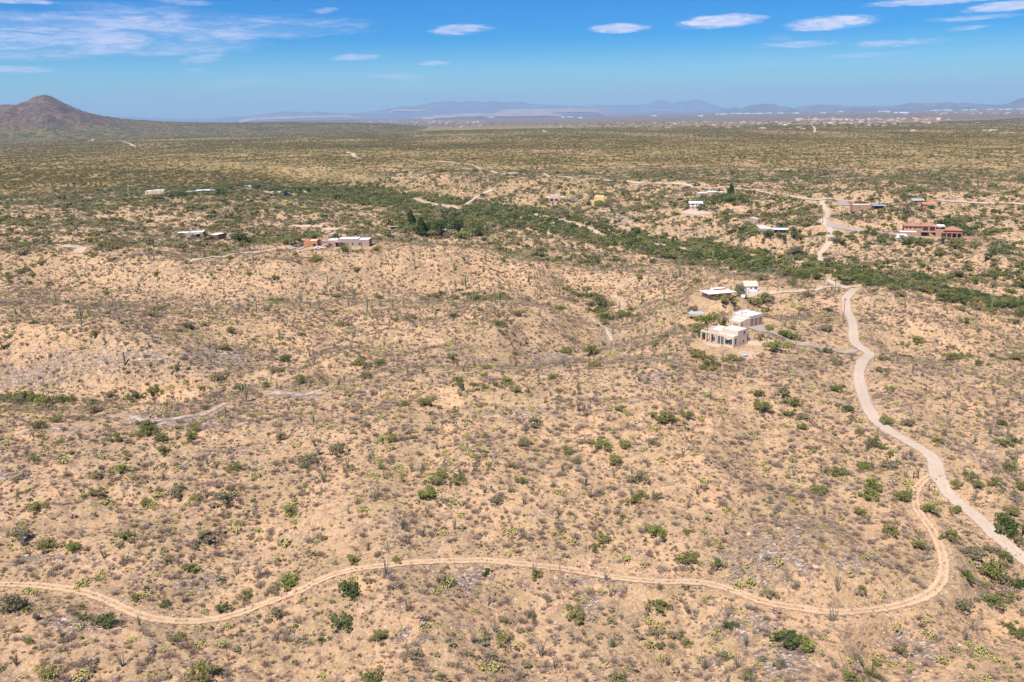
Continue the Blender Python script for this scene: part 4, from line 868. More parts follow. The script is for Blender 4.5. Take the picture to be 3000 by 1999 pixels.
as_stuff('dry_grass', 'tan dry grass tufts over the near slopes', 'grass', plain(tf, .5, 1.35), TUFT+TUFTD)
bl = scatter(int(AR(100, 650)*.06), 100, 650, lambda x, y, u, v, d: np.clip(.03+look(DR, u, v)**1.5*.9, 0, 1))
left = individuals('boulder', 'pale angular boulder', 'boulder', 'boulders on the rocky slopes', [(c[0]*0+c[2]/proj(*c[1])[2], c[1], c[2]) for c in [(0, c[1], c[2]*min(1.25, float(rng.gamma(2.0, .5)))) for c in plain(bl, .25, .6)]], BOUL, 200)
as_stuff('stones', 'pale loose stones and slabs on the rocky slopes', 'stones', left, BOUL)
bs = []
for P, wd in EXCL[:2]:
    t = np.gradient(P[:, :2], axis=0); t /= np.hypot(t[:, 0], t[:, 1])[:, None]
    for sg in (-1, 1):
        q = P[rng.uniform(size=len(P)) < .75, :2]; tt = t[:len(q)]; k_ = rng.integers(0, len(P), int(len(P)*1.6)); off = sg*(wd*.5+np.abs(rng.normal(0, .7, len(k_)))-.25)
        xy = P[k_, :2]+np.stack([t[k_, 1], -t[k_, 0]], 1)*off[:, None]; bs.append(np.column_stack([xy, hgrid(xy[:, 0], xy[:, 1])]))
bs = np.concatenate(bs)
as_stuff('loose_stones', 'loose stones and clods along the edges of the dirt roads', 'stones', [(0, p_, rng.uniform(.07, .26)) for p_ in bs], BOUL[:4])
as_stuff('verge_grass', 'dry weeds along the edges and middle of the dirt roads', 'grass', [(0, p_+rng.normal(0, .25, 3)*[1, 1, 0], rng.uniform(.4, 1.1)) for p_ in bs[::2]]+[(0, np.array([a+rng.normal(0, .22), b_+rng.normal(0, .22), c_+.1]), rng.uniform(.35, .8)) for a, b_, c_ in EXCL[1][0][rng.integers(0, len(EXCL[1][0]), 160)]], TUFT)
st_ = scatter(int(AR(100, 330)*.55), 100, 330, lambda x, y, u, v, d: np.clip(.2+.5*clump(x, y, 12, 161)**3+look(DR, u, v)*.5, 0, 1))
as_stuff('stones', 'small pale stones strewn over the near ground', 'stones', plain(st_, .10, .26), BOUL[:4])
# saguaros
SAG = [(722,1178,6.2,3),(366,1073,5.2,0),(661,1225,3.4,0),(918,1240,2.6,0),(1787,1898,1.9,0),(2972,1380,4.6,0),(2975,1390,3,0),(240,960,7.4,3),(164,894,5.6,0),(46,925,3,0),(752,918,5,0),(1335,855,7,3),(1365,850,8,3),(1310,882,7,2),(1465,895,6.5,3),(1450,888,6.5,1),(1386,890,6,2),(1575,880,7,0),(1582,875,5.5,0),(1640,850,6,1),(1815,925,7.5,0),(1840,925,6.5,0),(1793,940,5,0),(1795,982,5,0),(1683,1035,7.8,0),(1076,920,7.5,2),(1090,918,6,2),(1140,870,5,0),(1183,903,6,1),(1720,868,6,3),(1716,872,6,2),(2088,762,6,2),(1500,672,9,3),(1700,705,8,2),(1745,640,7,1),(990,700,6,0),(1060,730,4.5,0),(997,714,5,0),(2905,912,8,3),(2903,915,6,0),(1550,835,6,1),(1900,840,6,1),(1945,885,7,0),(1990,795,7,1),(2255,755,7,0),(1990,810,6,2),(1880,890,6,2),(2140,870,5,0),(1262,740,6,2),(1215,790,6,1),(1150,800,5,0),(820,1000,4,0),(1150,910,5.5,1),(1020,900,5,2),(1415,800,5,0),(1520,760,5.5,1),(1640,745,5,0),(1750,765,5,1),(1850,780,5,0),(1330,795,5,1),(960,835,5,0),(700,745,6,1),(640,710,5,0),(475,690,6,1),(550,620,6,0),(800,640,6,1),(760,610,7,1),(830,620,7,2),(900,600,6,0),(2950,1290,4,0),(2650,905,5,0)]
sg = scatter(int(AR(350, 1100)*.0006), 350, 1100, lambda x, y, u, v, d: np.clip(.08+.7*spots(u, v, [(1250,890,330,50,1),(1850,880,220,70,1),(1900,690,500,60,.5),(1000,640,300,40,.4)]), 0, 1))
for m in sg: SAG.append((m[3], m[4], rng.uniform(3.5, 7), int(rng.integers(0, 4)), m[:3]))
TR = {h: saguaro_trunk(h) for h in (3.0, 5.0, 6.5)}
for s_ in SAG[:150]:
    u, v, h, arms = s_[:4]; p = s_[4] if len(s_) > 4 else cast(u, v); b_ = min(TR, key=lambda q: abs(q-h)); k = h/b_
    o = empty('saguaro', (p[0], p[1], p[2]-.1), rng.uniform(0, 6.28)); o.scale = (1.15, 1.15, k)
    tag(o, None, 'saguaro', 'saguaro cacti standing over the hills'); label_later(o, 'branched green saguaro' if arms else 'single column saguaro', p)
    obj('trunk', TR[b_], None, o)
    for a_ in range(arms):
        ao = obj('arm', class_mesh.setdefault(('arm', b_, a_), saguaro_arm(b_*(.36+.08*a_), .62+.08*a_, b_*(.78+.07*a_))), None, o); ao.rotation_euler = (0, 0, a_*2.2+.3)
# ---------------------------------------------------------------- houses
P_ = {k: paint(k, c, v, sc=s) for k, c, v, s in [('cream_stucco', (.60, .47, .36), .06, .8), ('pink_stucco', (.48, .345, .275), .06, .8), ('brown_block', (.36, .255, .21), .08, 2), ('maroon_block', (.235, .115, .09), .08, 2), ('orange_stucco', (.46, .20, .085), .06, 1), ('yellow_stucco', (.72, .48, .17), .05, 1), ('white_roof', (.74, .76, .80), .05, .6),
    ('cream_roof', (.72, .62, .54), .06, .8), ('terracotta_tile', (.33, .155, .11), .14, 3), ('orange_tile', (.46, .17, .085), .12, 3), ('tan_roof', (.60, .44, .31), .06, 1.5), ('white_paint', (.76, .76, .78), .06, 1), ('red_trim', (.33, .10, .07), .05, 2), ('blue_metal', (.30, .40, .52), .06, .6), ('grey_metal', (.50, .52, .55), .06, .6), ('dark_wood', (.045, .032, .026), .2, 6), ('rust', (.26, .10, .05), .2, 5),
    ('adobe_brown', (.36, .22, .15), .08, 1), ('door_brown', (.30, .19, .155), .1, 3), ('terrace', (.55, .27, .17), .08, 2), ('blue_paint', (.10, .24, .52), .05, 2), ('pink_tile', (.42, .28, .235), .12, 3), ('pale_concrete', (.62, .58, .53), .1, 3), ('rubber', (.03, .03, .03), .1, 5), ('pole_wood', (.21, .135, .095), .15, 4), ('pool_water', (.10, .22, .20), .05, 1), ('grey_tile', (.34, .31, .30), .1, 2)]}
def glassm():
    m = new_mat('window_glass'); n = noise(pos(), .8, 3, .5); surf(mixc(n, (.02, .03, .04, 1), (.07, .10, .13, 1)), .12, spec=.6); return m
GLS = glassm()
class House:
    def __init__(s, name, label, u, v, yaw, wall, roof, cat='house', dz=0.0, z=None, frame='white_paint'):
        p = cast(u, v); s.p = p; s.root = empty(name, (p[0], p[1], (p[2] if z is None else z)+dz), R(yaw)); tag(s.root, label, cat)
        s.W, s.Rf = MB(), MB(); s.wm, s.rm = P_[wall], P_[roof]; s.fr = P_[frame]
    def block(s, x0, x1, y0, y1, h, par=.28, t=.25, z0=-2.0, rf=True):
        W_ = s.W; W_.box(x0, x1, y0, y0+t, z0, h); W_.box(x0, x1, y1-t, y1, z0, h); W_.box(x0, x0+t, y0+t, y1-t, z0, h); W_.box(x1-t, x1, y0+t, y1-t, z0, h)
        if rf: s.Rf.box(x0+t-.003, x1-t+.003, y0+t-.003, y1-t+.003, h-par-.15, h-par)
    def slab(s, x0, x1, y0, y1, z0, z1): s.Rf.box(x0, x1, y0, y1, z0, z1)
    def wbox(s, *a): s.W.box(*a)
    def hip(s, x0, x1, y0, y1, z, rise, over=.5, ridge=None, gable=False):
        x0 -= over; x1 += over; y0 -= over; y1 += over; w = min(x1-x0, y1-y0)/2
        if x1-x0 >= y1-y0: a, b = ((x0 if gable else x0+w), (y0+y1)/2), ((x1 if gable else x1-w), (y0+y1)/2)
        else: a, b = ((x0+x1)/2, (y0 if gable else y0+w)), ((x0+x1)/2, (y1 if gable else y1-w))
        v = [(x0, y0, z), (x1, y0, z), (x1, y1, z), (x0, y1, z), (a[0], a[1], z+rise), (b[0], b[1], z+rise)]
        v += [(q[0], q[1], q[2]-.18) for q in v[:4]]
        if x1-x0 >= y1-y0: f = [(0, 1, 5, 4), (1, 2, 5), (2, 3, 4, 5), (3, 0, 4)]
        else: f = [(0, 1, 4), (1, 2, 5, 4), (2, 3, 5), (3, 0, 4, 5)]
        s.Rf.add(v, f+[(6, 7, 1, 0), (7, 8, 2, 1), (8, 9, 3, 2), (9, 6, 0, 3), (9, 8, 7, 6)])
    def win(s, face, p, a0, a1, z0, z1, name='window', mat=None, mull=0):
        """opening on the face x=p ('x-','x+') or y=p ('y-','y+'), from a0 to a1 along it"""
        sg = -1 if face[1] == '-' else 1; f = MB(); g = MB(); d = .10
        def bx(m, a, b, c, e, d0, d1):
            lo_, hi_ = sorted((p+sg*d0, p+sg*d1))
            m.box(lo_, hi_, a, b, c, e) if face[0] == 'x' else m.box(a, b, lo_, hi_, c, e)
        bx(g, a0+.08, a1-.08, z0+.08, z1-.08, -.04, .03)
        for q in ((a0, a0+.08, z0, z1), (a1-.08, a1, z0, z1), (a0+.08, a1-.08, z0, z0+.08), (a0+.08, a1-.08, z1-.08, z1)): bx(f, *q, -.04, .07)
        for k in range(mull):
            c = a0+(a1-a0)*(k+1)/(mull+1); bx(f, c-.04, c+.04, z0+.08, z1-.08, .031, .06)
        if name == 'door' or mat is not None and name != 'window':
            return g.build(name, P_[mat or 'door_brown'], s.root)
        o = f.build(name, s.fr, s.root); obj('pane', g.mesh('pane', [GLS]), None, o); return o
    def part(s, name, mat, *boxes):
        m = MB(); [m.box(*b_) for b_ in boxes]; return m.build(name, P_[mat], s.root)
    def tube(s, name, mat, pts, r, n=8):
        m = MB(); m.tube(pts, r, n); return m.build(name, P_[mat], s.root)
    def done(s):
        if s.W.f: s.W.build('wall', s.wm, s.root)
        if s.Rf.f: s.Rf.build('roof', s.rm, s.root)
        return s
# the two storey cream house: x runs along its right side, y along its long left front
h = House('adobe_house', 'two storey cream stucco house with white flat roofs and a pillared porch', 2147.6, 1021, 41, 'cream_stucco', 'white_roof', frame='cream_stucco')
h.block(0, 2.35, 0, 3.8, 3.9); h.block(2.36, 7.8, -.02, 6.3, 5.4); h.block(.9, 2.35, 3.81, 7.3, 3.7); h.block(2.36, 8.4, 6.31, 11.2, 4.3); h.block(7.81, 10.4, 1.0, 4.4, 3.9)
h.block(4.2, 8.2, 11.21, 13.2, 3.8)
h.wbox(.7, 1.15, 7.31, 13.3, 3.0, 3.6); h.wbox(.7, 4.19, 13.31, 13.7, 3.0, 3.6)
h.part('pergola', 'door_brown', *[(1.2, 2.34, 7.6+.55*k, 7.72+.55*k, 3.1, 3.3) for k in range(10)])
for y in (7.6, 9.6, 11.5, 13.5): h.part('pillar', 'cream_stucco', (.72, 1.13, y-.2, y+.2, -1.5, 2.99))
h.part('pillar', 'cream_stucco', (3.7, 4.1, 13.32, 13.69, -1.5, 2.99))
h.part('terrace', 'terrace', (-1.6, 2.34, 7.31, 13.2, -1.5, -.02), (-2.4, .88, 3.9, 7.3, -1.5, -.03))
h.win('x-', 0, .35, 3.3, .9, 3.0, mull=1); h.win('x-', .9, 4.3, 5.5, .1, 3.0, mull=1); h.win('x-', .9, 5.7, 6.9, .1, 3.0, mull=1); h.win('x-', 2.36, 7.8, 9.2, .1, 2.8, mull=1); h.win('x-', 2.36, 9.6, 11, .6, 2.6)
h.win('y-', 0, .5, 1.8, .9, 3.2); h.win('y-', -.02, 3.3, 4.1, 1.0, 2.0); h.win('y-', -.02, 4.9, 6.3, .9, 2.0); h.win('y-', -.02, 5.2, 6.6, 3.9, 4.9); h.win('x-', 2.36, 1.2, 1.6, 4.2, 4.7); h.win('x-', 2.36, 2.6, 3.0, 4.2, 4.7); h.win('y-', 1.0, 8.2, 9.9, .1, 3.0, mull=2)
h.win('y+', 6.3, 5, 6.5, 3.9, 4.8); h.win('y+', 13.2, 5, 7, 1, 2.2); h.win('x+', 10.4, 1.6, 3.4, .9, 2.3)
h.part('awning', 'grey_metal', (-.8, -.07, 1.2, 2.6, 2.75, 2.82))
h.tube('vent_pipe', 'grey_metal', [(4.6, 8.3, 4.0), (4.6, 8.3, 5.0)], .12); h.tube('vent_pipe', 'white_paint', [(6.0, 10.2, 4.0), (6.0, 10.2, 5.2)], .16); h.part('roof_unit', 'grey_metal', (3.2, 3.9, 6.6, 7.2, 4.02, 4.6))
h.done()
A_ = h.root.matrix_basis.copy()
def at_house(hh, x, y):
    c, s_ = math.cos(hh.root.rotation_euler.z), math.sin(hh.root.rotation_euler.z); q = hh.root.location; return q[0]+c*x-s_*y, q[1]+s_*x+c*y
def wall_line(name, label, pts, hgt, mat, t=.25, cat='garden wall'):
    """free-standing wall along world points"""
    m = MB(); P = np.array(pts)
    for i in range(len(P)-1):
        a, b_ = P[i], P[i+1]; d = (b_-a)/np.linalg.norm(b_-a); nn = np.array([-d[1], d[0]])*t/2; e = d*(t/2 if i < len(P)-2 else 0)
        za, zb = float(hgrid(*a)), float(hgrid(*b_)); tp = max(za, zb)+hgt if hgt > 0 else -hgt
        c = [a-nn, b_+e-nn, b_+e+nn, a+nn]; v = [(q[0], q[1], min(za, zb)-1) for q in c]+[(q[0], q[1], tp) for q in c]
        m.add(v, [(3, 2, 1, 0), (4, 5, 6, 7), (0, 1, 5, 4), (1, 2, 6, 5), (2, 3, 7, 6), (3, 0, 4, 7)])
    o = m.build(name, P_[mat]); return tag(o, label, cat)
wall_line('patio_wall', 'curved low cream wall round the patio of the two storey house', [at_house(h, -1.6-1.2*math.sin(a*math.pi)-.2, 3.6+7.2*a) for a in np.linspace(0, 1, 12)], .9, 'cream_stucco')
wall_line('garden_wall', 'angular cream garden wall right of the two storey house', [at_house(h, *q) for q in ((7.9, -.3), (9.0, -4.8), (14.2, -6.2), (15.4, .8), (10.6, 1.8))], 1.0, 'cream_stucco')
K3 = cast(2185, 1047)
wall_line('tank_enclosure', 'small open cream walled enclosure with a blue tank below the house', [(K3[0]-2.2, K3[1]-.4), (K3[0]-1.6, K3[1]+2.2), (K3[0]+2.4, K3[1]+1.4), (K3[0]+2.0, K3[1]-1.0)], 1.3, 'cream_stucco')
m = MB(); m.tube([(-.9, 0, .55), (-.75, 0, .55), (.75, 0, .55), (.9, 0, .55)], [.15, .36, .36, .15], 12); t_ = empty('gas_tank', (K3[0], K3[1]+.5, K3[2])); tag(t_, 'small pale blue gas tank inside the low enclosure', 'tank'); obj('tank_body', m.mesh('tank_body', [P_['blue_metal']], True), None, t_)
for x in (-.55, .55): o = MB().box(x-.08, x+.08, -.25, .25, -.3, .3).build('leg', P_['pale_concrete'], t_)
h = House('garage_building', 'pink cream garage block with three brown doors behind the two storey house', 2167.5, 966, 36, 'cream_stucco', 'white_roof', 'garage', frame='cream_stucco')
h.block(0, 2.3, 0, 5.1, 2.9); h.block(2.31, 5.2, -.02, 6.2, 3.4); h.block(5.21, 12.9, -.04, 8.0, 4.2)
for x in (5.6, 8.0, 10.4): h.win('y-', -.04, x, x+2.0, 0, 3.1, 'garage_door', 'door_brown')
h.win('y-', -.02, 3.0, 3.5, 1.4, 2.0); h.win('y-', -.02, 4.2, 4.7, 1.4, 2.0); h.win('y-', 0, .6, 1.6, 0, 2.2, 'door', 'adobe_brown'); h.win('x-', 0, .7, 3.2, .1, 2.1, 'door', 'adobe_brown'); h.win('x-', 0, 4, 4.6, .1, 2.1, 'door', 'adobe_brown')
h.part('roof_unit', 'grey_metal', (5.9, 6.8, 4.2, 4.9, 3.92, 5.0)); h.tube('vent_pipe', 'white_paint', [(10.2, 5.6, 3.9), (10.2, 5.6, 5.0)], .25); h.part('skylight', 'dark_wood', (9.0, 9.8, 5.0, 5.5, 3.92, 4.1)); h.done()
h = House('open_shed', 'low open shed with a blue grey metal roof left of the cream houses', 2028, 934, 5, 'grey_metal', 'blue_metal', 'shed')
h.slab(-1.6, 4.6, -1.8, 1.8, 2.2, 2.3)
for x, y in ((-1.3, -1.5), (4.3, -1.5), (-1.3, 1.5), (4.3, 1.5)): h.part('post', 'pole_wood', (x-.08, x+.08, y-.08, y+.08, -1, 2.19))
h.done()
h = House('ranch_house', 'low cream roofed house with dark red eaves beside a spreading tree', 2078, 879, 17, 'pink_stucco', 'cream_roof')
h.wbox(0, 4.4, 0, 6, -2, 2.5); h.wbox(4.4, 10.5, .8, 6, -2, 2.5); h.hip(-.2, 11.6, -.4, 6.4, 2.53, .7, .7); h.slab(3.2, 9.2, 2.4, 5.0, 3.0, 3.75)
h.part('fascia', 'red_trim', (-1.0, 12.4, -1.16, -1.11, 2.28, 2.52), (-.96, -.91, -1.1, 7.1, 2.28, 2.52), (3.15, 9.25, 2.3, 2.39, 3.3, 3.74))
h.win('y-', 0, .9, 1.9, .9, 2.1); h.win('y-', 0, 2.6, 3.4, .9, 2.1); h.win('y-', .8, 5.0, 6.2, .1, 2.1, 'door'); h.win('x-', 0, 2.0, 3.6, .9, 2.1); h.win('y-', .8, 7, 8.2, .9, 2.1); h.tube('flue', 'dark_wood', [(.6, 2.5, 2.5), (.6, 2.5, 3.9)], .15); h.done()
h = House('barn', 'white walled barn with a steep tan roof beside the sandy driveway', 2182, 857, 2, 'white_paint', 'tan_roof', 'barn', frame='dark_wood')
h.wbox(0, 5.6, 0, 5.4, -2, 2.6); h.hip(0, 5.6, 0, 5.4, 2.63, 1.7, .25, gable=True); h.wbox(.01, .2, .2, 5.2, 2.6, 3.0)
h.win('y-', 0, 4.1, 4.6, 1.2, 2.2); h.win('y-', 0, 4.75, 5.25, 1.2, 2.2); h.win('y-', 0, 2.2, 3.2, 1.5, 1.9); h.win('y-', 0, 1.2, 2.0, 0, 1.5, 'door', 'tan_roof'); h.done()
h = House('garage_building', 'orange stucco garage with a dark right side on the left hills', 890.5, 726.5, -3, 'orange_stucco', 'white_roof', 'garage', frame='dark_wood')
h.block(0, 7.6, 0, 6.8, 3.9, .5); h.wbox(1.9, 2.2, .26, 6.5, 3.2, 3.9)
h.win('y-', 0, 2.2, 4.4, 0, 2.2, 'garage_door', 'orange_tile'); h.win('y-', 0, 5.0, 6.8, 0, 2.2, 'door', 'dark_wood'); h.win('x+', 7.6, 2, 3.4, .9, 2.1); h.done()
h = House('long_house', 'long grey brown house with white stepped flat roofs on the left hills', 957.7, 724, -4, 'brown_block', 'white_roof', frame='dark_wood')
h.block(0, 6.2, 0, 8, 3.6, .12); h.block(6.21, 17.5, .02, 8.2, 4.3, .12); h.block(17.51, 23.6, 0, 7.8, 3.9, .12)
h.part('porch_roof', 'pink_tile', (4.6, 8.4, -1.8, -.01, 2.7, 2.85), (-3.6, -.02, 1.2, 4.8, 2.9, 3.05)); h.part('porch_post', 'door_brown', (4.7, 4.9, -1.7, -1.5, -1, 2.69), (8.1, 8.3, -1.7, -1.5, -1, 2.69)); h.part('porch_post', 'door_brown', (-3.5, -3.3, 1.3, 1.5, -1, 2.89))
h.win('y-', 0, 1.2, 1.9, 1.0, 2.0); h.win('y-', 0, 4.9, 6.1, 0, 2.2, 'door', 'dark_wood'); h.win('y-', .02, 8.4, 10.5, .6, 2.1, mull=1); h.win('y-', .02, 11.4, 12, 1.1, 2.1); h.win('y-', .02, 14.1, 14.9, 1.1, 2.1); h.win('y-', 0, 17.8, 18.9, 1.0, 2.2); h.tube('vent_pipe', 'white_paint', [(15, 5, 4), (15, 5, 5.2)], .2); h.part('roof_unit', 'grey_metal', (3.2, 4.0, 4, 4.7, 3.49, 4.0)); h.done()
h = House('block_building', 'maroon block building with a flat white roof and a dark right side', 635.6, 704.5, 72, 'maroon_block', 'white_roof', 'building', frame='dark_wood')
h.block(0, 10.4, 0, 6.2, 3.5, .15); h.win('x-', 0, 2.2, 3.0, .9, 2.0); h.win('x-', 0, 3.4, 4.2, .9, 2.0); h.win('y-', 0, 7, 8, .9, 2); h.part('lean_to', 'brown_block', (2, 6, 6.21, 8.4, -1, 2.2)); h.done()
h = House('ranch_house', 'low white roofed house half behind a bush, beside the maroon building', 545, 697, 4, 'brown_block', 'white_roof')
h.block(-7, 1.5, 3, 9, 2.9, .15); h.block(1.51, 10.6, 1, 9, 3.2, .15); h.part('porch_roof', 'grey_metal', (5.8, 9.0, -.8, .99, 2.3, 2.42)); h.win('y-', 1, 6.2, 8.6, 0, 2.1, 'door', 'dark_wood'); h.win('y-', 1, 3, 4.4, .9, 2.0); h.part('chimney', 'white_paint', (9.6, 10.3, 6.5, 7.2, 3.06, 4.2)); h.done()
h = House('shipping_container', 'small blue container right of the maroon building', 672, 696, 12, 'blue_paint', 'blue_metal', 'container')
h.wbox(0, 3.8, 0, 2.3, -.4, 2.0); h.slab(-.05, 3.85, -.05, 2.35, 2.003, 2.1); h.win('y-', 0, .5, 1.5, .1, 1.8, 'door', 'blue_metal'); h.done()
h = House('adobe_house', 'cream flat roofed house with a red tiled porch on the far left', 426, 577, 8, 'cream_stucco', 'white_roof')
h.block(0, 7, 0, 9, 5.8, .3); h.block(7.01, 19.4, .5, 9, 6.4, .3); h.part('porch_roof', 'orange_tile', (6, 22.5, -3.2, -.02, 2.6, 2.85)); h.part('porch_post', 'cream_stucco', (6.1, 6.4, -3, -2.7, -1, 2.59), (14, 14.3, -3, -2.7, -1, 2.59)); h.part('porch_post', 'cream_stucco', (22, 22.3, -3, -2.7, -1, 2.59))
h.win('y-', .5, 10, 11.5, 3.8, 5.2); h.win('y-', .5, 15, 16, 3.8, 5.2); h.win('y-', 0, 2, 3.2, 3.6, 5); h.win('y-', 0, 2, 3.5, .8, 2.2); h.done()
h = House('long_shed', 'long low grey metal roofed building among the far left trees', 548, 569, 14, 'brown_block', 'grey_metal', 'shed')
h.wbox(0, 10, 1, 7, -2, 2.4); h.wbox(10.01, 28, 2, 9, -2, 2.8); h.hip(10, 28, 2, 9, 2.83, .9, .5, gable=True); h.slab(-.4, 10.2, .6, 7.4, 2.43, 2.6); h.win('y-', 1, 3, 6, .2, 2.1, 'door', 'dark_wood'); h.win('y-', 2, 14, 16, .9, 2.1); h.part('porch_roof', 'rust', (-5, -.41, 1.5, 6, 2.1, 2.25)); h.done()
h = House('flat_shed', 'long thin white roofed shed right of the bare yard, far left', 794, 570, -3, 'white_paint', 'white_roof', 'shed')
h.wbox(0, 13, 0, 5, -2, 2.4); h.slab(-.3, 13.3, -.3, 5.3, 2.42, 2.6); h.wbox(11, 22, -3.4, -.4, -2, 1.8); h.slab(10.8, 22.3, -3.6, -.35, 1.82, 2.0); h.win('y-', 0, 3, 5, .8, 1.9); h.win('y-', -3.4, 15, 17, .6, 1.5); h.done()
h = House('farmhouse', 'small gabled farmhouse with a pinkish tiled roof among tall trees', 1303, 680, 6, 'white_paint', 'pink_tile')
h.wbox(0, 4.6, 0, 8, -2, 3.4); h.hip(0, 4.6, 0, 8, 3.42, 1.9, .5, gable=True); h.wbox(.3, 4.3, .02, .2, 3.4, 4.6); h.win('y-', 0, 1.2, 3.0, 1.4, 2.6); h.part('terrace', 'terrace', (-.5, 5.2, -3, -.01, -1, .5)); h.done()
h = House('open_shelter', 'dark open shelter with a tilted roof left of the farmhouse', 1146, 674, 20, 'dark_wood', 'grey_tile', 'shelter')
h.slab(0, 6, 0, 3.6, 1.8, 1.95)
for x, y in ((.2, .2), (5.8, .2), (.2, 3.4), (5.8, 3.4)): h.part('post', 'dark_wood', (x-.1, x+.1, y-.1, y+.1, -1, 1.79))
h.part('back_wall', 'dark_wood', (.3, 5.7, 3.3, 3.39, -1, 1.79)); h.done()
h = House('adobe_house', 'pale adobe house with stepped roofs and dark openings above the wash', 1598, 591, -4, 'pink_stucco', 'cream_roof', frame='dark_wood')
h.block(0, 15, 0, 9, 4.1, .2); h.block(4.5, 14, 3, 9, 6.0, .2, z0=3.9); h.block(15.01, 21, 2, 9, 4.3, .2); h.win('y-', 0, 4.8, 8, 0, 2.8, 'door', 'dark_wood'); h.win('y-', 0, 9.4, 12.6, .4, 2.6, mull=2); h.win('y-', 0, 1, 2.6, .8, 2.4); h.win('y-', 2, 17, 19, .8, 2.4); h.part('porch_roof', 'pink_tile', (21.02, 24, 2.5, 6, 3.2, 3.4)); h.done()
h = House('yellow_house', 'plain yellow stucco house on the far centre rise', 1741, 588.5, -8, 'yellow_stucco', 'cream_roof', frame='yellow_stucco')
h.block(0, 9.2, 0, 7, 3.9, .2); h.part('chimney', 'yellow_stucco', (1, 2, 4, 5, 3.6, 4.7)); h.win('x+', 9.2, 2, 3.4, 1, 2.2); h.win('y-', 0, 1.2, 2.2, 1.2, 2.2); h.done()
h = House('tiny_cabin', 'tiny red roofed cabin behind the yellow house', 1763, 560, 0, 'pale_concrete', 'rust', 'cabin')
h.wbox(0, 4.6, 0, 3, -2, 1.6); h.slab(-.4, 5, -.4, 3.4, 1.62, 2.0); h.win('y-', 0, 1, 2, .4, 1.4); h.done()
h = House('ranch_house', 'low white metal roofed ranch house behind a shade tree', 2021, 606, -4, 'white_paint', 'white_roof')
h.wbox(0, 10, 0, 6, -2, 2.5); h.hip(0, 10, 0, 6, 2.52, 1.1, .6, gable=True); h.win('y-', 0, 1.4, 3.2, .6, 2.1); h.win('y-', 0, 5, 6, 0, 2.1, 'door'); h.done()
h = House('long_house', 'long white roofed house hidden behind a row of dark trees', 2047, 577, 8, 'pink_stucco', 'white_roof')
h.block(0, 9, 0, 7, 3.1, .15); h.block(9.01, 19, 1, 9, 3.8, .15); h.block(19.01, 24, 1, 8, 3.2, .15); h.win('y-', 0, 3, 4.4, .8, 2.1); h.win('y-', 1, 12, 14, .8, 2.1); h.done()
h = House('small_shed', 'small white roofed shed left of the white ranch house', 1996, 586, 0, 'brown_block', 'white_roof', 'shed')
h.wbox(0, 4, 0, 3, -2, 1.8); h.slab(-.3, 4.3, -.3, 3.3, 1.82, 1.98); h.win('y-', 0, 1, 2, 0, 1.6, 'door'); h.done()
h = House('adobe_cube', 'boxy pink tan house with a recessed porch above the white flat roof', 2218, 659, 28, 'pink_stucco', 'white_roof', frame='dark_wood')
h.block(0, 3.6, 0, 8.4, 4.2, .3); h.win('x-', 0, 4.4, 5, 2.4, 3.0); h.win('x-', 0, 6.6, 7.1, 2.4, 3.0); h.win('x-', 0, .6, 1.5, .1, 2.6, 'door', 'dark_wood'); h.win('y-', 0, .8, 3.0, .1, 3.4, 'door', 'maroon_block'); h.done()
h = House('ranch_house', 'long house with wide white flat roofs and a dark shaded porch', 2224, 682, -13, 'brown_block', 'white_roof')
h.block(0, 8, 0, 8, 2.9, .12); h.block(8.01, 19, -1, 5, 2.8, .12); h.block(-1, 5, 8.01, 13, 3.2, .12); h.slab(9, 19.4, -3.0, -1.01, 2.5, 2.65); h.win('y-', -1, 10, 12, 0, 2.2, 'door', 'dark_wood'); h.win('y-', -1, 13, 17.5, .4, 2.2, mull=2); h.part('porch_post', 'dark_wood', (9.2, 9.4, -2.9, -2.7, -1, 2.49), (19, 19.2, -2.9, -2.7, -1, 2.49)); h.tube('vent_pipe', 'dark_wood', [(13, 2, 2.6), (13, 2, 3.4)], .2); h.done()
h = House('tiled_villa', 'sprawling brown house with red tiled hip roofs and balconies', 2634, 694, -20, 'adobe_brown', 'terracotta_tile', frame='dark_wood')
h.block(-.2, 10.6, -1.0, 6, 3.4, .2, rf=False); h.part('flat_roof', 'cream_roof', (.06, 10.34, -.74, 5.74, 3.05, 3.2))
h.wbox(3, 22, 6.01, 15, -2, 6.6); h.hip(3, 13, 6.01, 15, 6.62, 1.8, .8); h.hip(13.01, 23, 6.4, 14.6, 6.60, 2.0, .6)
h.wbox(24, 37, 4.0, 14, -2, 4.6); h.hip(27, 37, 4, 14, 4.62, 2.2, .7); h.part('flat_roof', 'white_roof', (21.0, 27.4, 6.0, 14.4, 6.64, 6.9)); h.wbox(22.01, 23.99, 5, 14, -2, 4.9)
for x in (14.2, 18.2): h.win('y-', 6.01, x, x+3.3, 3.6, 6.2, 'loggia_opening', 'dark_wood')
for x in (13.8, 18.2): h.win('y-', 6.01, x, x+3.4, .2, 2.6, 'loggia_opening', 'dark_wood')
h.part('balcony', 'adobe_brown', (13.2, 22, 4.4, 6.0, 2.8, 3.3)); h.part('stair', 'adobe_brown', *[(18+.5*k, 18.5+.5*k, 3.6, 4.39, -1, 2.9-.35*k) for k in range(8)])
h.part('porch_roof', 'terracotta_tile', (28, 37.4, 1.4, 3.99, 3.0, 3.3))
for x in (28.2, 31.2, 34.2, 37.0): h.part('pillar', 'adobe_brown', (x-.25, x+.25, 1.5, 2.0, -1.5, 2.99))
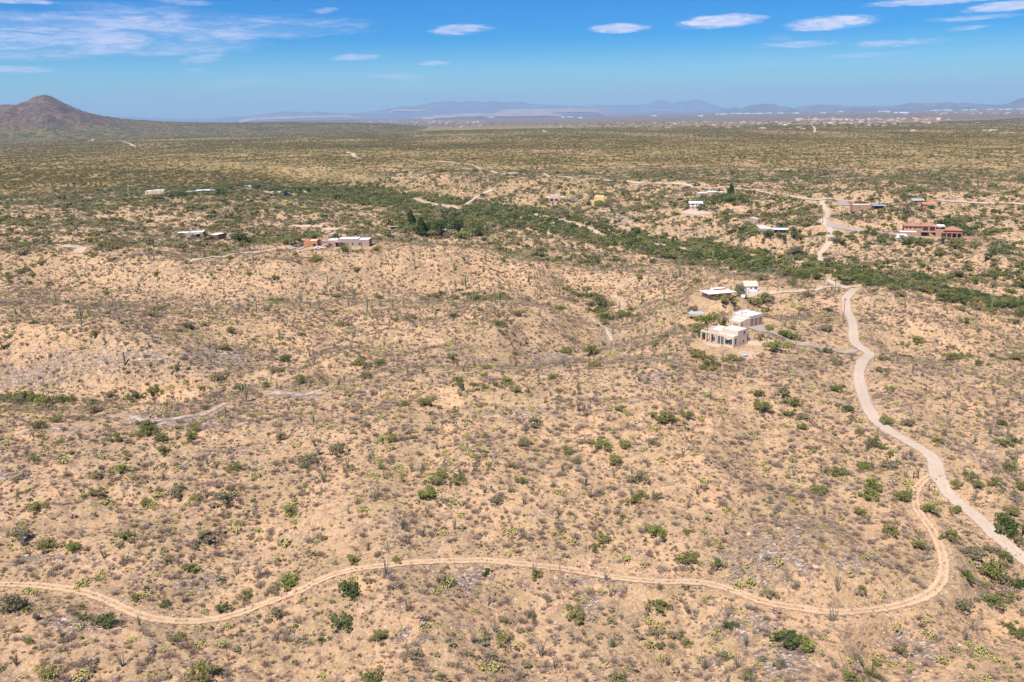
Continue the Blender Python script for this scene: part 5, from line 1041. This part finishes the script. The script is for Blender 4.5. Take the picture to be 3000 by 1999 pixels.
h.win('y-', 4.0, 25.2, 30, .1, 2.8, 'door', 'dark_wood'); h.win('y-', 4.0, 31, 33.6, .1, 2.8, 'door', 'dark_wood'); h.win('y-', 4.0, 34.4, 36.6, .1, 2.8, 'door', 'dark_wood')
for x in (4.2, 6.4, 9.2): h.win('y-', 6.01, x, x+.8, 4.6, 5.8)
h.win('y-', -1, 2.6, 3.4, 1.2, 2.2); h.part('terrace', 'terrace', (23, 47, -5, 1.3, -2.5, -.2)); h.done()
VIL = h
wall_line('garden_wall', 'brown garden wall tapering right of the red tiled house', [at_house(h, *q) for q in ((37.3, 8), (44, 3), (48.5, -3), (46, -6), (40, -6.6), (24, -6))], 1.1, 'adobe_brown', .3)
x_, y_ = at_house(h, 43, -2.5); m = MB(); m.add([(math.cos(a)*2.8, math.sin(a)*1.6, 0) for a in np.linspace(0, 6.283, 17)[:-1]]+[(math.cos(a)*2.8, math.sin(a)*1.6, -.4) for a in np.linspace(0, 6.283, 17)[:-1]], [tuple(range(16))]+[(k, k+16, (k+1) % 16+16, (k+1) % 16) for k in range(16)])
o = m.build('swimming_pool', P_['pool_water']); o.location = (x_, y_, h.root.location[2]+.05); tag(o, 'small green pool at the right end of the red tiled house', 'pool')
h = House('ranch_house', 'house with a blue metal porch roof left of the orange roofed one', 2557, 614, -8, 'adobe_brown', 'blue_metal')
h.block(-14, -.5, 2, 9, 3.2, .2, rf=False); h.part('flat_roof', 'cream_roof', (-13.75, -.75, 2.25, 8.75, 2.9, 3.0)); h.wbox(0, 8.4, 1, 7, -2, 2.6); h.slab(-.5, 9, -1.6, 4, 2.7, 2.95); h.win('y-', 1, 1, 7.6, .1, 2.3, 'door', 'dark_wood'); h.win('y-', 2, -10, -8.6, .8, 2)
h.part('porch_post', 'pole_wood', (-.3, -.1, -1.5, -1.3, -1, 2.69), (8.6, 8.8, -1.5, -1.3, -1, 2.69)); h.done()
h = House('metal_barn', 'low grey roofed barn beside the far straight road', 2675, 598, 5, 'brown_block', 'grey_tile', 'barn')
h.wbox(0, 8.6, 0, 5, -2, 2.3); h.hip(0, 8.6, 0, 5, 2.32, 1.1, .5, gable=True); h.slab(-2.6, -.52, -.6, 3, 1.7, 1.85); h.win('y-', 0, 1.2, 3.4, 0, 1.9, 'door', 'dark_wood'); h.done()
h = House('ranch_house', 'small house with a bright orange tiled roof on the far right', 2704, 610, -10, 'adobe_brown', 'orange_tile')
h.wbox(0, 7.8, 0, 6, -2, 2.6); h.hip(0, 7.8, 0, 6, 2.62, 1.3, .5, gable=True); h.part('porch_roof', 'blue_metal', (3, 7.8, -2.2, -.52, 2.0, 2.15)); h.win('y-', 0, 3.4, 7.2, .1, 1.9, 'door', 'dark_wood'); h.done()

# ---------------------------------------------------------------- vehicles
def vehicle(name, label, u, v, yaw, body, l=4.4, w=1.8, hb=.75, ht=1.45, cat='car', long=False):
    p = cast(u, v); r = empty(name, (p[0], p[1], p[2]+.05), R(yaw)); tag(r, label, cat)
    m = MB(); x = l/2
    prof = [(-x, .3), (-x, hb), (-x*.72, hb+.05), (-x*.45, ht), (x*.25, ht), (x*.55, hb+.08), (x, hb-.08), (x, .3)] if not long else [(-x, .35), (-x, ht), (x*.75, ht+.05), (x, ht-.7), (x, .35)]
    n = len(prof); m.add([(a, -w/2, b_) for a, b_ in prof]+[(a, w/2, b_) for a, b_ in prof], [tuple(range(n)), tuple(range(2*n-1, n-1, -1))]+[(k, k+n, (k+1) % n+n, (k+1) % n) for k in range(n)])
    m.build('body', P_[body], r)
    g = MB(); g.box(-x*.42 if not long else -x*.6, x*.2 if not long else x*.4, -w/2-.01, w/2+.01, (hb+.12) if not long else ht*.55, (ht-.12) if not long else ht*.8); obj('side_window', g.mesh('side_window', [GLS]), None, r)
    for sx_ in (-.62, .62):
        for sy_ in (-1, 1): q = MB(); q.tube([(sx_*x, sy_*(w/2-.2), .33), (sx_*x, sy_*(w/2+.02), .33)], .33, 12); q.build('wheel', P_['rubber'], r)
    return r
vehicle('parked_car', 'white car parked right of the orange garage', 934, 731, 10, 'white_paint')
vehicle('camper', 'white motorhome parked in front of the red tiled house', 2641, 699, -12, 'white_paint', 6.5, 2.3, 1, 2.7, 'motorhome', True)
vehicle('camper', 'white camper parked in the bare yard, far left', 727, 552, 8, 'white_paint', 8, 2.4, 1, 3.0, 'camper', True)
vehicle('parked_car', 'dark car on the sandy lane behind the long house', 951, 669, 5, 'rubber')
vehicle('parked_car', 'white car beside the barn on the sandy driveway', 2179, 872, 60, 'white_paint')
vehicle('parked_car', 'pale car right of the adobe house above the wash', 1669, 586, 0, 'grey_metal')
vehicle('parked_car', 'blue car right of the adobe house above the wash', 1683, 585, 0, 'blue_paint')

# ---------------------------------------------------------------- poles, sign, post
POLES = [(2470,945,72,'tall wooden pole beside the first bend of the pale road'),(2446,862,44,'wooden pole with a grey box near the driveway fork'),(2429,806,38,'wooden pole at the road crossing of the wash'),(2415,709,26,'wooden pole left of the road below the grey drive'),(2409,656,22,'wooden pole beside the narrow bend of the far road'),(2278,858,30,'slender pole beside the sandy driveway'),(2260,566,16,'thin pole behind the white roofed ranch'),(2398,577,14,'thin pole left of the far road junction'),(2540,577,15,'thin pole above the blue roofed house'),(1995,563,24,'dark thin pole left of the long hidden house'),(1995,560,1,'')]
for (u, v, hp, lab) in POLES[:-1]:
    p = cast(u, v); _, _, d = proj(*p); H_ = hp/F*d/.965
    r = empty('utility_pole', (p[0], p[1], p[2]), R(20)); tag(r, lab, 'utility pole', 'utility poles along the roads')
    m = MB(); m.tube([(0, 0, -.5), (0, 0, H_)], [.17, .11], 8); m.build('shaft', P_['pole_wood'], r)
    MB().box(-1.1, 1.1, -.14, -.02, H_-.9, H_-.75).build('crossarm', P_['pole_wood'], r)
    if 'box' in lab: m = MB(); m.tube([(.35, 0, H_-2.0), (.35, 0, H_-1.1)], .25, 10); m.build('transformer', P_['grey_metal'], r)
p = cast(2682, 1404); r = empty('slatted_sign', tuple(p), R(-8)); tag(r, 'dark slatted wooden sign frame left of the road junction', 'sign')
for x in (-.5, .5): MB().box(x-.07, x+.07, -.06, .06, -.3, 1.75).build('post', P_['dark_wood'], r)
for z in (.55, .95, 1.3, 1.6): MB().box(-.62, .62, -.10, -.061, z-.07, z+.07).build('slat', P_['dark_wood'], r)
p = cast(2721, 1442); r = empty('gate_post', tuple(p)); tag(r, 'rusty brown post at the mouth of the narrow track', 'post'); m = MB(); m.tube([(0, 0, -.3), (0, 0, 1.75)], .09, 8); m.build('shaft', P_['rust'], r); MB().box(-.12, .12, -.12, .12, 1.752, 1.82).build('cap', P_['rust'], r)
for (u, v, s_, lab) in ((2688,1425,.55,'white stone slab beside the track mouth'),(2727,1442,.3,'small white stone at the foot of the rusty post'),(2354,1005,.5,'left white rounded boulder at the end of the grey driveway'),(2368,1006,.6,'right white rounded boulder at the end of the grey driveway')):
    p = cast(u, v); o = obj('stone', with_mat(BOUL[1], P_['pale_concrete'])); o.location = (p[0], p[1], p[2]); o.scale = (s_, s_*.8, s_*.8); tag(o, lab, 'stone')

# ---------------------------------------------------------------- trees round the houses
def conifer(seed, n=2600):
    rg = np.random.default_rng(seed); z = rg.uniform(.08, 1, n)**.9; rad = (1-z)**.65*.36*(1+.09*np.sin(z*26+seed))*rg.uniform(.35, 1, n)**.5; a = rg.uniform(0, 6.283, n); lob = 1+.25*np.sin(a*3+seed+z*9)
    P = np.stack([np.cos(a)*rad*lob, np.sin(a)*rad*lob, z-.05*rad], 1); nn = np.stack([np.cos(a), np.sin(a), .5*np.ones(n)], 1)+rg.normal(size=(n, 3))*.5; nn /= np.linalg.norm(nn, axis=1)[:, None]
    t1 = np.cross(nn, rg.normal(size=(n, 3))); t1 /= np.linalg.norm(t1, axis=1)[:, None]; t2 = np.cross(nn, t1); s = rg.uniform(.022, .05, n)[:, None]
    return mesh_np('crown', np.stack([P-t1*s, P-t2*s*.6, P+t1*s, P+t2*s*.6], 1).reshape(-1, 3), np.arange(4*n).reshape(n, 4))
CON = [conifer(s) for s in (1, 2, 3)]
def trunk(h, r): m = MB(); m.tube([(0, 0, -.04*h), (0, 0, h*.5), (0, 0, h)], [r, r*.7, r*.2], 7); return m.mesh('trunk', [M_TWIG], True)
TRK = trunk(.8, .03)
for (u, v, hp, wd_, lab) in ((1290,658,62,1.0,'largest brownish conifer behind the farmhouse'),(1205,659,42,1.0,'dark conifer at the upper left of the farm grove'),(1236,691,54,1.0,'bushy dark conifer in front of the farm grove'),(2142,567,28,1.15,'tall pointed conifer right of the long hidden house'),(2108,565,14,.7,'small narrow conifer behind the long hidden house')):
    p = cast(u, v); d = proj(*p)[2]; H_ = hp/F*d; r = empty('conifer_tree', tuple(p), rng.uniform(0, 6)); r.scale = (H_*wd_, H_*wd_, H_); tag(r, lab, 'tree')
    obj('crown', with_mat(CON[int(rng.integers(0, 3))], M_PINE if 'brownish' not in lab else M_OLIVE), None, r); obj('trunk', TRK, None, r)
TREES = """2166 869 36 44 o;2128 892 60 30 g;2207 895 42 28 g;2236 888 46 36 g;2120 957 28 32 d;2072 948 62 34 b;2050 975 46 34 g;2230 998 40 26 g;2256 968 30 22 b;2301 988 42 24 b;2326 996 32 22 d;2060 990 40 26 d;1975 606 26 16 d;2012 598 22 12 d;2036 590 42 14 b;2062 590 24 12 d;2088 594 20 15 d;2108 590 26 13 d;2122 588 22 12 d;2142 592 42 20 g;2168 585 32 18 g;2052 616 40 18 d;2010 614 28 17 g;2192 581 18 10 d;2127 634 32 24 g;2185 674 46 26 g;2207 682 32 18 b;2250 692 36 22 d;2322 692 38 30 d;2345 705 30 22 g;2290 700 34 18 d
1250 682 40 32 d;1268 694 42 28 g;1280 688 60 58 d;1345 686 60 50 d;1330 672 40 44 d;1265 678 46 44 g;1356 700 52 28 b;1374 694 34 34 o;1402 690 54 42 d;1385 680 44 36 d;1240 672 40 28 g;1424 692 28 20 g;1216 678 28 24 g;1192 684 28 22 o;1166 667 20 12 b;1310 698 24 20 o;1180 660 24 18 g
2762 670 52 30 d;2792 684 46 26 d;2818 694 44 28 d;2842 692 26 20 g;2662 716 54 26 d;2690 722 40 20 g;2796 730 38 28 g;2540 688 28 15 d;2562 692 26 15 d;2720 716 36 20 o;2800 712 34 18 o;2530 602 22 14 d;2590 618 20 12 g;2730 612 16 12 d;2655 634 22 18 d
455 582 50 14 g;500 576 48 16 g;530 574 40 14 d;640 566 50 16 d;694 550 26 14 d;665 556 44 16 d;760 556 60 16 d;800 562 50 14 d;840 570 60 16 d;880 560 50 16 d;530 700 34 20 g;602 692 22 14 b;720 712 34 22 g;700 698 60 20 d;780 708 40 20 g;842 716 44 24 g;875 708 40 18 g;922 702 42 20 d;1010 738 30 24 b;965 728 18 18 o;985 700 30 14 d;1105 736 28 20 b;925 766 42 20 g;1060 740 16 14 g;1600 592 16 14 b;1655 592 22 12 b;1648 572 18 12 d;1725 602 20 16 g;1590 600 16 14 g"""
TH_ = {'g': 'round green tree', 'b': 'bright yellow green tree', 'd': 'dark green spreading tree', 'o': 'grey olive tree'}
for f in TREES.replace('\n', ';').split(';'):
    u, v, w, hp, kd = f.split(); u, v, w, hp = map(float, (u, v, w, hp)); p = cast(u, v); d = proj(*p)[2]; i_ = int(rng.integers(0, 6)); fo, st = (MES if d < 420 else MID)[i_] if d < 420 else MES[i_]
    o = empty('desert_tree', (p[0], p[1], p[2]-.05), rng.uniform(0, 6.28)); s = w/F*d/4.1; o.scale = (s, s, hp/F*d/2.75); tag(o, None, 'tree', 'trees round the houses'); label_later(o, TH_[kd], p)
    obj('crown', with_mat(fo, kinds_hand[kd]), None, o); obj('trunk', st, None, o)

hm = bpy.data.objects['hill'].data; hv = np.empty(3*len(hm.vertices), np.float32); hm.vertices.foreach_get('co', hv); hv = hv.reshape(-1, 3); dd = np.hypot(hv[:, 0], hv[:, 1])
hv = hv[(dd < 5900) & (hv[:, 2] > -14)]; hv = hv[rng.choice(len(hv), 9000)] + np.column_stack([rng.uniform(-8, 8, 9000), rng.uniform(-8, 8, 9000), np.zeros(9000)])
stuff('hill_scrub', 'dark dots of scrub over the hill at the left edge', 'scrub', hv[hv[:, 2] > 70][:1500], [with_mat(f, M_FAR) for f in FARB[:3]], rnd(len(hv[hv[:, 2] > 70][:1500]), .8, 1.7))
hv2 = hv[hv[:, 2] <= 90]; s = rnd(len(hv2), .9, 2.0); stuff('far_scrub', 'scrub on the low apron right of the left hill', 'scrub', hv2, [with_mat(f, M_FAR) for f in FARB[:3]], np.stack([s, s, s*.7], 1))
# ---------------------------------------------------------------- distant town
ANCH += [(1020,372,'in the left end of the distant town'),(1160,370,'in the left part of the distant town'),(1300,370,'in the distant town, left of centre'),(1420,372,'near the thin dust trail, far plain'),(1600,374,'in the distant town at the centre'),(1720,372,'in the distant town, right of centre'),(1850,368,'in the middle of the far town'),(1960,368,'in the far town before the double peak'),(2070,368,'in the far town under the grey butte'),(2180,372,'at the near edge of the far town'),(2290,366,'in the far town, left of its road'),(2400,362,'in the far town around its road'),(2520,362,'in the far town, right of its road'),(2650,362,'in the right part of the far town'),(2800,362,'at the right end of the far town'),(2150,333,'on the skyline under the grey butte'),(2300,332,'on the skyline right of the butte'),(2500,326,'on the skyline at the right'),(2700,324,'on the skyline towards the right edge'),(2900,321,'on the skyline at the right edge'),(1400,347,'on the skyline below the blue range'),(1680,346,'on the skyline at the centre'),(1900,342,'on the skyline before the double peak')]
ANX = np.array([(a[0], a[1]) for a in ANCH], float)
def town_house(l, w, h, wall, roof, hip=True):
    m = MB(); m.box(-l/2, l/2, -w/2, w/2, -3, h, 0); m.box(-l*.1, l*.35, -w*.8, -w/2, -3, h*.8, 0)
    if hip: v = [(-l/2-.6, -w/2-.6, h), (l/2+.6, -w/2-.6, h), (l/2+.6, w/2+.6, h), (-l/2-.6, w/2+.6, h), (-l/2+w/2, 0, h+w*.22), (l/2-w/2, 0, h+w*.22)]; m.add(v, [(0, 1, 5, 4), (1, 2, 5), (2, 3, 4, 5), (3, 0, 4)], 1)
    else: m.box(-l/2-.2, l/2+.2, -w/2-.2, w/2+.2, h+.01, h+.5, 1)
    m.box(-l*.3, -l*.15, -w/2-.05, -w/2+.02, .8, h*.7, 2); return m.mesh('town_house', [P_[wall], P_[roof if roof != 'white_roof' else 'pale_concrete'], GLS])
TOWN = [(town_house(18, 11, 3.6, 'cream_stucco', 'white_roof', False), 'tiny white roofed house'), (town_house(20, 12, 3.6, 'pink_stucco', 'terracotta_tile'), 'tiny red roofed house'), (town_house(17, 11, 3.6, 'pale_concrete', 'grey_tile'), 'tiny grey roofed house'), (town_house(20, 12, 3.8, 'cream_stucco', 'tan_roof'), 'tiny tan roofed house'), (town_house(24, 12, 3.6, 'adobe_brown', 'door_brown'), 'tiny brown roofed house')]
FIXT = [(1112,366,0),(1150,369,3),(1177,364,2),(1255,368,1),(1320,372,1),(1355,371,2),(1408,368,2),(1305,365,0),(1610,372,3),(1640,371,3),(1672,370,0),(1715,364,4),(1862,373,2),(1956,375,0),(1973,373,1),(2095,373,4),(2135,377,4),(2160,374,2),(2232,377,0),(2238,378,0),(2316,378,0),(2340,375,0),(2352,380,0),(2417,369,2),(2545,370,2),(2590,369,0),(2568,369,4),(2445,369,4),(2512,371,4),(2620,365,0),(2675,385,3),(2885,384,0),(2908,385,0),(1042,372,0)]
pts = [(u, v, k) for u, v, k in FIXT]
for _ in range(170):
    u = rng.choice([rng.normal(2150, 190), rng.normal(2560, 140), rng.uniform(980, 1420)], p=[.5, .32, .18]); base_v = 366-(u-1500)*.006
    pts.append((u, base_v+rng.normal(0, 3.2)+(2 if u < 1450 else 0), int(rng.integers(0, 5))))
for (u, v, k) in pts:
    p = cast(float(u), float(v)); o = obj('town_house', TOWN[k][0]); o.location = tuple(p); o.rotation_euler = (0, 0, rng.uniform(-.6, .6)); s = rng.uniform(.65, 1.2); o.scale = (s, s, s)
    tag(o, None, 'house', 'tiny houses of the distant town'); label_later(o, TOWN[k][1], p)
WARE = town_house(100, 60, 16, 'white_paint', 'white_roof', False); WARE.name = 'warehouse'
for (u, v, ln) in [(2113,336,130),(2145,334,50),(2164,334,70),(2188,334,70),(2218,334,130),(2252,333,70),(2286,333,60),(2331,333,60),(2410,332,60),(2463,329,60),(2553,325,80),(2590,328,130),(2640,332,160),(2690,323,90),(2735,325,70),(2768,324,170),(2825,324,60),(2850,323,60),(2900,322,60),(2945,322,140),(2990,321,60),(1438,345.5,60),(1405,347,50),(1670,344,60),(1915,341,60),(2052,341,50),(1650,345,40),(1700,347,40)]:
    p = cast(float(u), float(v)); d = proj(*p)[2]; o = obj('warehouse', WARE); o.location = tuple(p); o.scale = (ln/4.0/F*d/100, .8, .9); o.rotation_euler = (0, 0, rng.uniform(-.1, .1))
    tag(o, None, 'warehouse', 'white warehouses on the skyline'); label_later(o, 'long low white warehouse', p)
tp = np.array([cast(float(u), float(v)) for u, v in zip(np.concatenate([rng.normal(2200, 260, 260), rng.uniform(980, 1900, 160), rng.uniform(2050, 3000, 120)]), np.concatenate([rng.normal(365, 4.5, 260), rng.normal(366, 4, 160), rng.normal(338, 4, 120)]))])
stuff('town_trees', 'dark dots of trees between the houses of the distant town', 'trees', tp, [with_mat(f, M_DARK) for f in FARB[:3]], rnd(len(tp), 1.6, 3.6))
tp = np.array([cast(float(u), float(v)) for u, v in zip(np.concatenate([rng.uniform(2330, 2760, 95), rng.uniform(1050, 1420, 120), rng.uniform(2090, 3000, 120)]), np.concatenate([rng.normal(351, 2.2, 95), rng.normal(359, 2.4, 120), rng.normal(331, 2.5, 120)]))])
stuff('town_roofs', 'pinkish speckle of hundreds of roofs in the hazy far town', 'town', tp, [TOWN[1][0], TOWN[3][0], TOWN[2][0], TOWN[4][0]], rnd(len(tp), 1.0, 1.7))
write_labels()
# ---------------------------------------------------------------- air
hz = new_mat('air'); vp = N('ShaderNodeVolumePrincipled'); vp.inputs['Color'].default_value = (.47, .71, 1.0, 1); vp.inputs['Density'].default_value = 4.0e-5; vp.inputs['Anisotropy'].default_value = 0.0
oo = N('ShaderNodeOutputMaterial'); L.new(vp.outputs[0], oo.inputs['Volume'])
b = MB(); b.box(-44000, 44000, -2500, 48000, float(GH.min())-200, 900)
ho = b.build('haze', hz); tag(ho, 'thin blue air haze over the far plain and mountains', 'haze', kind='stuff')
